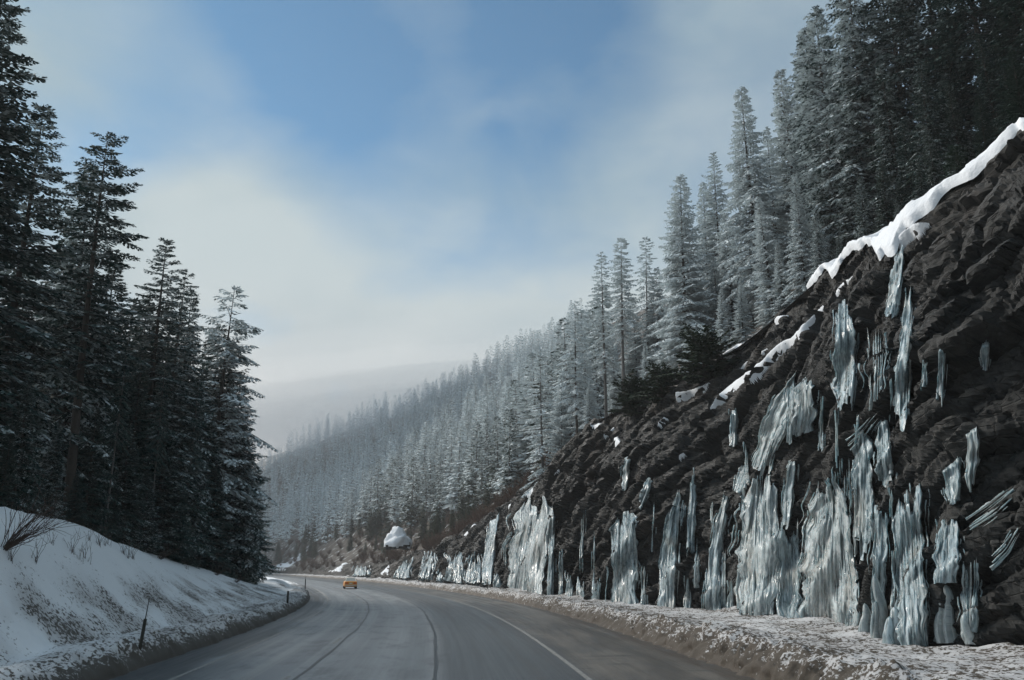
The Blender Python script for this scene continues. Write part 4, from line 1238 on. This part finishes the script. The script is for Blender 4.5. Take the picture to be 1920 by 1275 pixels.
def snow_cap(label, y0, y1):
    ii = np.where((FT[:, 1] > y0) & (FT[:, 1] < y1))[0]
    tl = smoothrows(TP, 9)
    cc = np.linspace(0, 1, 18)
    rows = []
    f_ = (np.arange(len(ii)) / (len(ii) - 1))
    for a_, i in enumerate(ii):
        yq = FT[i, 1]
        env = math.sin(math.pi * min(1, max(0, f_[a_]))) ** .5
        drop = (0.15 + .7 * float(vnoise(np.array([[yq * 3.1, 1, 0]]), 16)[0]) + 3.2 * max(0.0, float(vnoise(np.array([[yq * .9, 3, 0]]), 12)[0]) - .35) ** 1.2) * env
        back = (1.9 + 1.2 * float(vnoise(np.array([[yq * 2.3, 5, 0]]), 17)[0])) * env * (.35 + 1.1 * float(vnoise(np.array([[yq * .35, 8, 0]]), 13)[0]))
        sl_ = np.interp(yq, _Y, _sl); nn = np.array([1, -sl_]) / math.sqrt(1 + sl_ * sl_)
        dn = base[i, -1] - base[i, -9]; dn /= np.linalg.norm(dn)
        row = []
        for c_ in cc:
            w_ = -drop + (drop + back) * c_
            if w_ < 0: p = tl[i] + dn * w_ + NRM[i, -4] * .32
            else: p = tl[i] + np.array([nn[0] * w_, nn[1] * w_, w_ * .5]) + np.array([0, 0, .12])
            th = .09 * env * math.sin(math.pi * min(1, max(0, c_))) ** .6
            p = p + (np.array([0, 0, 1.0]) * .8 + out_dir(p) * .5) * (th - (.25 if c_ in (0., 1.) else 0))
            row.append(p)
        rows.append(row)
    G = np.array(rows)
    G[..., 2] += fbm(G * .7, 3, 14) * .30 - .02 + fbm(G * 2.2, 2, 15) * .10
    me = mesh_np('snow_cap', G.reshape(-1, 3), gridfaces(len(ii), 18), M['cap'], True)
    link('snow_patch', me, None, label, 'snow', 'snow lying on the rock cut')
snow_cap('long thick snow cap along the top of the cliff at the right', 12.0, 36.5)
snow_patch('snow patch between the dark bush and the conical hemlock', [(1345, 672), (1380, 648), (1416, 630), (1402, 652), (1384, 666), (1364, 686)])
snow_patch('long thin slanting snow strip on the rock ledge', [(1320, 775), (1345, 738), (1400, 698), (1450, 655), (1485, 630), (1545, 568), (1552, 575), (1502, 637), (1456, 674), (1402, 718), (1350, 758)], .2)
snow_patch('snow patch left of the dark bush on the brink', [(1224, 722), (1262, 704), (1302, 684), (1286, 708), (1240, 732)])
snow_patch('snow patch right below the dark bush on the brink', [(1263, 736), (1300, 730), (1346, 704), (1322, 732), (1292, 746), (1266, 748)])
snow_patch('snow patch at the left end of the upper brink', [(1098, 797), (1130, 775), (1167, 758), (1168, 776), (1126, 802)])
snow_patch('small snow tongue under the patch at the left end of the brink', [(1128, 812), (1166, 786), (1152, 806), (1134, 818)], .15)
snow_patch('small square snow spot on the rock face', [(1147, 820), (1162, 814), (1170, 832), (1150, 840)], .2, 1.6)
snow_patch('tiny snow spot beside the olive bush', [(1194, 757), (1224, 741), (1206, 758)], .2, 1.6)
snow_patch('short snow streak above the long thin strip', [(1378, 690), (1412, 668), (1404, 684), (1384, 694)], .2, 1.6)
snow_patch('small snow ledge below the conical hemlock', [(1446, 600), (1484, 582), (1480, 592), (1466, 606), (1452, 612)], .2, 1.6)
snow_patch('snow fleck on the ledge left of the big cap', [(1486, 568), (1512, 556), (1506, 566)], .16, 1.4)
snow_patch('snow patch on the low brink above the largest pale icefall', [(974, 932), (996, 912), (1014, 906), (1006, 922), (988, 934)], .2, 1.5)
snow_patch('snow patch on the low brink left of the largest pale icefall', [(944, 946), (968, 934), (966, 944), (952, 952)], .2, 1.5)
snow_patch('snow tongue above the low icicle row', [(864, 1000), (884, 982), (906, 966), (904, 980), (888, 996), (872, 1008)], .2, 1.5)
snow_patch('snow fleck on the brink above the far brush', [(1030, 884), (1050, 872), (1046, 882)], .16, 1.4)
snow_patch('broken snow ledge right of the thin slanting strip', [(1556, 548), (1590, 520), (1612, 508), (1600, 524), (1570, 548)], .2, 1.6)
snow_patch('snow lying on the ledge below the big snow cap', [(1690, 440), (1720, 418), (1745, 404), (1732, 424), (1704, 450), (1686, 472), (1680, 462)], .2, 1.6)
snow_patch('small snow streak on the brink above the diagonal strand', [(1228, 792), (1244, 776), (1250, 780), (1238, 796)], .16, 1.4)
snow_patch('small snow wedge under the short streak', [(1420, 662), (1446, 640), (1450, 646), (1432, 664)], .16, 1.4)
snow_patch('snow crumb on the rock left of the long trickle', [(1266, 852), (1282, 842), (1284, 850), (1272, 858)], .16, 1.4)
snow_patch('streaky snow slope beside the road where it bends away', [(494, 1072), (506, 1060), (534, 1054), (560, 1038), (582, 1030), (578, 1044), (556, 1060), (536, 1072)], .3, 1.2)
snow_patch('snow apron behind the car at the foot of the far bank', [(612, 1074), (628, 1064), (648, 1050), (656, 1054), (646, 1066), (640, 1076)], .3, 1.2)
snow_patch('snow heap left of the lowest far ice apron', [(704, 1078), (716, 1066), (730, 1056), (734, 1064), (728, 1078)], .3, 1.2)
snow_patch('small bright snow patch high in the brush right of the outcrop', [(800, 1012), (812, 1002), (826, 1000), (820, 1012), (806, 1018)], .2, 1.2)
snow_patch('tiny snow fleck among brush above the twin falls', [(816, 1008), (830, 1000), (832, 1010), (822, 1016)], .16, 1.4)

# ------------------------------------------------------------------ snowy outcrop on the hillside with a little tree
oy = 168
oc = at_depth(745, 1000, oy)
gz = hit_down(bvh_hill, oc[0], oc[1]) or oc[2]
n_u, n_v = 34, 20
th_ = np.linspace(0, 2 * np.pi, n_u, endpoint=False); ph_ = np.linspace(-0.25, np.pi / 2 - .02, n_v)
TH, PH = np.meshgrid(th_, ph_, indexing='ij')
S_ = np.stack([np.cos(PH) * np.cos(TH) * 2.5, np.cos(PH) * np.sin(TH) * 2.4, np.sin(PH) * 3.0], -1)
S_ = S_ * (1 + .75 * fbm(S_ * .5 + 3, 5, 77))[..., None]
S_[..., 0] += .12 * S_[..., 2]
i_ = np.arange(n_u * n_v).reshape(n_u, n_v); j_ = np.roll(i_, -1, 0)
OF = np.stack([i_[:, :-1], j_[:, :-1], j_[:, 1:], i_[:, 1:]], -1).reshape(-1, 4)
out_ = link('snowy_outcrop', None, None, 'rounded outcrop covered in bright snow on the hillside above the car', 'rock', loc=(oc[0], oc[1], oc[2] - 2.0))
link('rock_core', mesh_np('rock_core', (S_ * .86).reshape(-1, 3) + [0, 0, -.3], OF, M['rock'], False), out_)
link('snow_cover', mesh_np('snow_cover', S_.reshape(-1, 3), OF[(PH[:, :-1] > -0.12 + .35 * (fbm(S_[:, :-1] * .8, 3, 78) - .2)).ravel()], M['cap'], True), out_)
tree('sapling', oc[0] + .6, oc[1] - .6, oc[2] - .2, 2.4, 1.0, .05, .4, 'little dark fir growing on the snowy outcrop', None, name='fir_sapling')

# ------------------------------------------------------------------ bare shrubs and stalks
def shrub_mesh(seed, n, H, spread, lean, mat, r=0.012, side=3):
    rs = np.random.RandomState(seed)
    Vs, Fs, k = [], [], 0
    def stem(p, d, L, r, lev):
        nonlocal k
        m = 6
        pts = [p]
        for i in range(m - 1):
            d = d + rs.normal(size=3) * .14 + np.array([0, 0, .03 if lev == 0 else .05])
            d /= np.linalg.norm(d)
            pts.append(pts[-1] + d * L / (m - 1))
        P = np.array(pts)
        V, F = tube(P, np.linspace(r, r * .35, m), 3)
        Vs.append(V); Fs.append(F + k); k += len(V)
        if lev < 1:
            for _ in range(side):
                i = rs.randint(2, m)
                dd = (P[min(i + 0, m - 1)] - P[i - 1]); dd /= np.linalg.norm(dd)
                stem(P[i - 1], dd + rs.normal(size=3) * .45, L * rs.uniform(.25, .5), r * .6, lev + 1)
    for i in range(n):
        a = rs.rand() * 6.28
        d = np.array([math.cos(a) * spread * rs.rand() + lean[0], math.sin(a) * spread * rs.rand() + lean[1], .8])
        d /= np.linalg.norm(d)
        stem(np.array([math.cos(a), math.sin(a), 0]) * .12 * rs.rand() - d * .15, d, H * rs.uniform(.55, 1.1), r * rs.uniform(.7, 1.2), 0)
    return mesh_np('shrub', np.vstack(Vs), np.vstack(Fs), mat)
big = shrub_mesh(1, 34, 2.0, .5, (.75, .1), M['twig'], .012)
med = shrub_mesh(2, 24, 1.2, .6, (.9, -.2), M['twig'], .010)
stalk = shrub_mesh(3, 7, .75, .18, (.05, 0), M['twig'], .008, side=1)
def bank_obj(name, me, px, py, label, cat, sc=1.0, group=None):
    h = cast(px, py, bvh_left)
    if h is None: return
    o = link(name, me, None, label, cat, group, loc=h)
    o.scale = (sc,) * 3
    return o
bank_obj('bare_shrub', big, 8, 1028, 'large bare shrub leaning right on the snow bank at the left edge', 'shrub', 1.15)
bank_obj('bare_shrub', med, 300, 1048, 'bare shrub flattened along the snow bank near its crest', 'shrub', 1.1)
bank_obj('bare_shrub', med, 405, 1078, 'bare low shrub where the snow bank drops toward the bend', 'shrub', 1.2)
bank_obj('bare_shrub', med, 442, 1092, 'last bare shrub at the far end of the snow bank', 'shrub', 1.0)
for px, py in ((165, 1012), (182, 1020), (195, 1022), (205, 1024), (238, 1044), (246, 1046), (152, 1054), (165, 1054), (132, 1035), (228, 1036), (352, 1068), (100, 1022), (62, 1048), (16, 1048)):
    o = bank_obj('weed_stalks', stalk, px, py, 'thin dry weed stalks poking through the snow bank', 'weed', random.uniform(.7, 1.4), 'dry stalks on the snow bank')
    if o: o.rotation_euler[2] = random.random() * 6.28
brush = [shrub_mesh(20 + i, 26, 2.6, .8, (0, 0), M['twig_brown'], .045, side=5) for i in range(3)]
for i in range(290):
    yq = math.exp(rs.uniform(math.log(84), math.log(400)))
    e = rs.uniform(-2.5 if yq > 125 else -.2, 9) * (1.6 if yq > 130 else .7)
    jj = int(np.interp(yq, ylog[sub], np.arange(len(sub))))
    x = tps[jj, 0] + nx[jj] * e; y = tps[jj, 1] + ny[jj] * e
    z = hit_down(bvh_rock, x, y)
    if z is None: continue
    o = link('brush_shrub', brush[i % 3], None, 'leafless brown brush ' + ('along the brink above the largest pale icefall' if yq < 110 else 'on the slope above the twin icefalls' if yq < 150 else 'around the snowy outcrop' if yq < 200 else 'on the bank where the road bends away'), 'shrub', 'brown brush along the far slope', loc=(x, y, z - .1))
    s = rs.uniform(.6, 1.25)
    o.scale = (s, s, s); o.rotation_euler[2] = rs.rand() * 6.28
for i in range(80):     # low green firs among the brush
    yq = math.exp(rs.uniform(math.log(100), math.log(400)))
    e = rs.uniform(2, 18)
    jj = int(np.interp(yq, ylog[sub], np.arange(len(sub))))
    x = tps[jj, 0] + nx[jj] * e; y = tps[jj, 1] + ny[jj] * e
    z = hit_down(bvh_hill, x, y)
    if z is None: continue
    tree('spruce_dense_b' if i % 2 else 'hemlock_c', x, y, z, rs.uniform(4, 10), 1.2, rs.uniform(-.1, .1), rs.uniform(.3, .9), 'short green fir among brown brush ' + ('above the twin icefalls' if yq < 150 else 'beside the snowy outcrop' if yq < 200 else 'above the car' if yq < 290 else 'where the road bends out of sight'), 'short firs below the far forest', name='young_fir')

# ------------------------------------------------------------------ snow marker posts and sign
M['post'] = simple('weathered_post', (0.035, 0.035, 0.028), 0.8)
M['green'] = simple('sign_green', (0.02, 0.20, 0.17), 0.5, 0, .1)
M['galv'] = simple('galvanised', (0.30, 0.31, 0.32), 0.45, .6)
def post(px, py, bvh, H, rod, w, label, lean=(0, 0)):
    h = cast(px, py, bvh)
    if h is None: print('post missed', label); return
    e = link('snow_marker', None, None, label, 'post', 'snow marker posts beside the road', loc=h)
    m = MB(); m.box((0, 0, H / 2 - .2), (w, w * .6, H + .4), .92)
    link('stake', m.mesh('stake', M['post']), e)
    if rod:
        m = MB(); m.tube([(0, 0, H - .05), (0, 0, H + rod)], [.016, .011], 6)
        link('rod', m.mesh('rod', M['post']), e)
    e.rotation_euler = (lean[0], lean[1], 0)
post(262, 1217, bvh_left, .80, .56, .085, 'tall snow marker with a thin rod, leaning on the near left berm', (0, RAD(5)))
post(539, 1131, bvh_left, .72, 0, .12, 'short dark stake on the left berm midway to the bend')
post(572, 1104, bvh_left, .9, .3, .09, 'marker stake at the far tip of the left berm')
post(914, 1104, bvh_shelf, .9, .25, .09, 'dark marker post on the right berm before the largest icefall')
post(785, 1091, bvh_shelf, .9, .25, .10, 'dark marker post on the right berm before the twin falls')
sp = np.array([*path(150.0, -RW - 10.5), .4])
sp = at_depth(475, 1072, 190); sp[2] = .6
e = link('road_sign', None, None, 'small green road sign just visible beyond the left forest', 'sign', loc=sp)
m = MB(); m.box((0, 0, 1.9), (.75, .03, 1.5)); link('sign_panel', m.mesh('sign_panel', M['green']), e)
m = MB(); m.box((0, .06, 1.2), (.09, .06, 2.6)); link('post', m.mesh('post', M['galv']), e)

# ------------------------------------------------------------------ the car
M['car'] = simple('orange_paint', (0.62, 0.24, 0.015), 0.35, 0, .05, 2.0, .3)
M['cream'] = simple('cream_paint', (0.80, 0.74, 0.60), 0.35, 0, .05, 2.0, .5)
M['glass'] = simple('car_glass', (0.42, 0.43, 0.40), 0.10, 0, .1, 1.0, .9)  # pale base colour paints in the sky mirrored by the panes
M['tyre'] = simple('tyre', (0.015, 0.015, 0.016), 0.85)
M['red'] = simple('tail_lamp', (0.55, 0.05, 0.015), 0.3)
M['chrome'] = simple('bumper_metal', (0.45, 0.42, 0.36), 0.3, .8)
M['plate'] = simple('plate', (0.55, 0.53, 0.40), 0.5)
def loft(sections):
    n = len(sections[0]); V = [p for s_ in sections for p in s_]
    F = []
    for i in range(len(sections) - 1):
        for j in range(n):
            F.append((i * n + j, i * n + (j + 1) % n, (i + 1) * n + (j + 1) % n, (i + 1) * n + j))
    F.append(tuple(range(n))[::-1]); F.append(tuple(range((len(sections) - 1) * n, len(sections) * n)))
    return V, F
def sec(y, w, zb, zt):
    m_ = (zb + zt) / 2
    return [(-w * .90, y, zb), (w * .90, y, zb), (w, y, zb + .12), (w * 1.01, y, m_), (w * .96, y, zt - .07), (w * .88, y, zt), (-w * .88, y, zt), (-w * .96, y, zt - .07), (-w * 1.01, y, m_), (-w, y, zb + .12)]
cx_, cy_ = path(116.0, -9.55)
ce = link('orange_car', None, None, 'orange car with a pale roof driving away round the bend', 'car', loc=(float(cx_), float(cy_), 0.006))
ce.rotation_euler[2] = RAD(13)
ce.scale = (.94, .94, .94)
def part(name, V, F, mat, parent=None, smooth=False):
    m = MB(); m.add(V, F)
    o = link(name, m.mesh(name, mat, smooth), parent or ce)
    return o
bd = part('body', *loft([sec(-2.24, .78, .36, .84), sec(-2.18, .83, .30, .93), sec(-1.5, .86, .24, .98), (sec(0, .87, .22, .97)), sec(1.3, .86, .24, .95), sec(2.05, .82, .28, .86), sec(2.22, .72, .36, .74)]), M['car'])
def csec(y, w, z0, w1, z1):
    return [(-w, y, z0), (w, y, z0), (w1, y, z1), (-w1, y, z1)]
V = [(-.76, -1.65, .96), (.76, -1.65, .96), (.76, 1.0, .95), (-.76, 1.0, .95), (-.60, -1.0, 1.40), (.60, -1.0, 1.40), (.60, .25, 1.41), (-.60, .25, 1.41)]
cab = part('cabin', V, [(0, 1, 5, 4), (1, 2, 6, 5), (2, 3, 7, 6), (3, 0, 4, 7), (4, 5, 6, 7)], M['cream'])
part('roof', *loft([[(-.57, -1.02, 1.402), (.57, -1.02, 1.402), (.5, -1.0, 1.43), (-.5, -1.0, 1.43)], [(-.57, .24, 1.412), (.57, .24, 1.412), (.5, .22, 1.44), (-.5, .22, 1.44)]]), M['cream'])
def pane(name, quad, push):
    q = np.array(quad, float)
    c = q.mean(0); q = c + (q - c) * np.array([.86, .86, .86]) + np.array(push)
    part(name, q.tolist(), [(0, 1, 2, 3)], M['glass'])
pane('rear_window', [V[0], V[1], V[5], V[4]], (0, -.012, .012))
pane('windscreen', [V[2], V[3], V[7], V[6]], (0, .012, .012))
pane('side_window', [V[1], V[2], V[6], V[5]], (.014, 0, .005))
pane('side_window', [V[3], V[0], V[4], V[7]], (-.014, 0, .005))
for sx_ in (-1, 1):
    m = MB(); m.box((sx_ * .56, -2.235, .74), (.36, .05, .15)); link('tail_light', m.mesh('tail_light', M['red']), ce)
    m = MB(); m.box((sx_ * .58, 2.2, .64), (.28, .08, .14)); link('headlight', m.mesh('headlight', M['plate']), ce)
    for yy in (-1.32, 1.38):
        wlink = link('wheel', None, ce)
        wlink.location = (sx_ * .76, yy, .31)
        a = np.linspace(0, 2 * np.pi, 20, endpoint=False)
        prof = [(-.1, .2), (-.1, .29), (-.07, .312), (.07, .312), (.1, .29), (.1, .2)]
        Vt = np.array([[(px_, r_ * math.cos(t_), r_ * math.sin(t_)) for t_ in a] for px_, r_ in prof])
        i_ = np.arange(120).reshape(6, 20); j_ = np.roll(i_, -1, 1)
        link('tyre', mesh_np('tyre', Vt.reshape(-1, 3), np.stack([i_[:-1], j_[:-1], j_[1:], i_[1:]], -1).reshape(-1, 4), M['tyre'], True), wlink)
        m = MB(); m.tube([(-.085, 0, 0), (.085, 0, 0)], [.2, .2], 16); link('rim', m.mesh('rim', M['chrome']), wlink)
m = MB(); m.box((0, -2.27, .47), (1.62, .10, .13)); link('bumper', m.mesh('bumper', M['chrome']), ce)
m = MB(); m.box((0, 2.22, .47), (1.58, .10, .13)); link('bumper', m.mesh('bumper', M['chrome']), ce)
m = MB(); m.box((0, -2.248, .72), (.42, .02, .16)); link('license_plate', m.mesh('license_plate', M['plate']), ce)

FOGZ, HAZED = 103, 0.00030
# ------------------------------------------------------------------ air: thin haze, and the cloud lying on the hill
def volmat(name, col, dens, aniso=0.0):
    m = bpy.data.materials.new(name); m.use_nodes = True
    t = m.node_tree; t.nodes.clear()
    v = nd(t, 'ShaderNodeVolumePrincipled'); o = nd(t, 'ShaderNodeOutputMaterial')
    v.inputs['Color'].default_value = (*col, 1); v.inputs['Density'].default_value = dens; v.inputs['Anisotropy'].default_value = aniso
    t.links.new(v.outputs[0], o.inputs['Volume'])
    return m
NL = 5
fog0 = None
for i in range(NL):
    k_ = 1 - 0.13 * i
    n_u, n_v = 64, 32
    th_ = np.linspace(0, 2 * np.pi, n_u, endpoint=False); ph_ = np.linspace(-np.pi / 2 + .03, np.pi / 2 - .03, n_v)
    TH, PH = np.meshgrid(th_, ph_, indexing='ij')
    S_ = np.stack([np.cos(PH) * np.cos(TH), np.cos(PH) * np.sin(TH), np.sin(PH)], -1)
    S_ = S_ * (1 + .22 * fbm(S_ * 2.2 + 5 + .15 * i, 4, 62))[..., None]
    Q = S_ * np.array([520 * k_, 310 * k_, 36 * k_]) + np.array([30, 640, FOGZ + 1.0 * i])
    Q[..., 2] += 0.03 * Q[..., 0]
    i_ = np.arange(n_u * n_v).reshape(n_u, n_v); j_ = np.roll(i_, -1, 0)
    F_ = np.stack([i_[:, :-1], j_[:, :-1], j_[:, 1:], i_[:, 1:]], -1).reshape(-1, 4)
    V_ = np.vstack([Q.reshape(-1, 3), Q[:, 0].mean(0), Q[:, -1].mean(0)])
    nq = n_u * n_v
    tri = [(i_[c, 0], nq, j_[c, 0]) for c in range(n_u)] + [(j_[c, -1], nq + 1, i_[c, -1]) for c in range(n_u)]
    mb_ = MB(); mb_.add(V_, [tuple(f) for f in F_] + tri)
    me = mb_.mesh('fog', volmat('fog%d' % i, (1.0, 1.0, 1.0), (.0003, .0006, .0010, .0015, .0022)[i], .45), True)
    if i == 0:
        fog0 = link('fog_bank', me, None, 'low cloud lying on the wooded hillside beyond the bend', 'cloud', None, 'stuff')
    else:
        link('fog_core', me, fog0, kind='stuff')
m = MB(); m.box((0, 490, 86.5), (1470, 1470, 178))
link('haze', m.mesh('haze', volmat('haze_air', (.95, .975, 1.0), HAZED, .2)), None, 'thin pale haze filling the valley air', 'haze', kind='stuff')
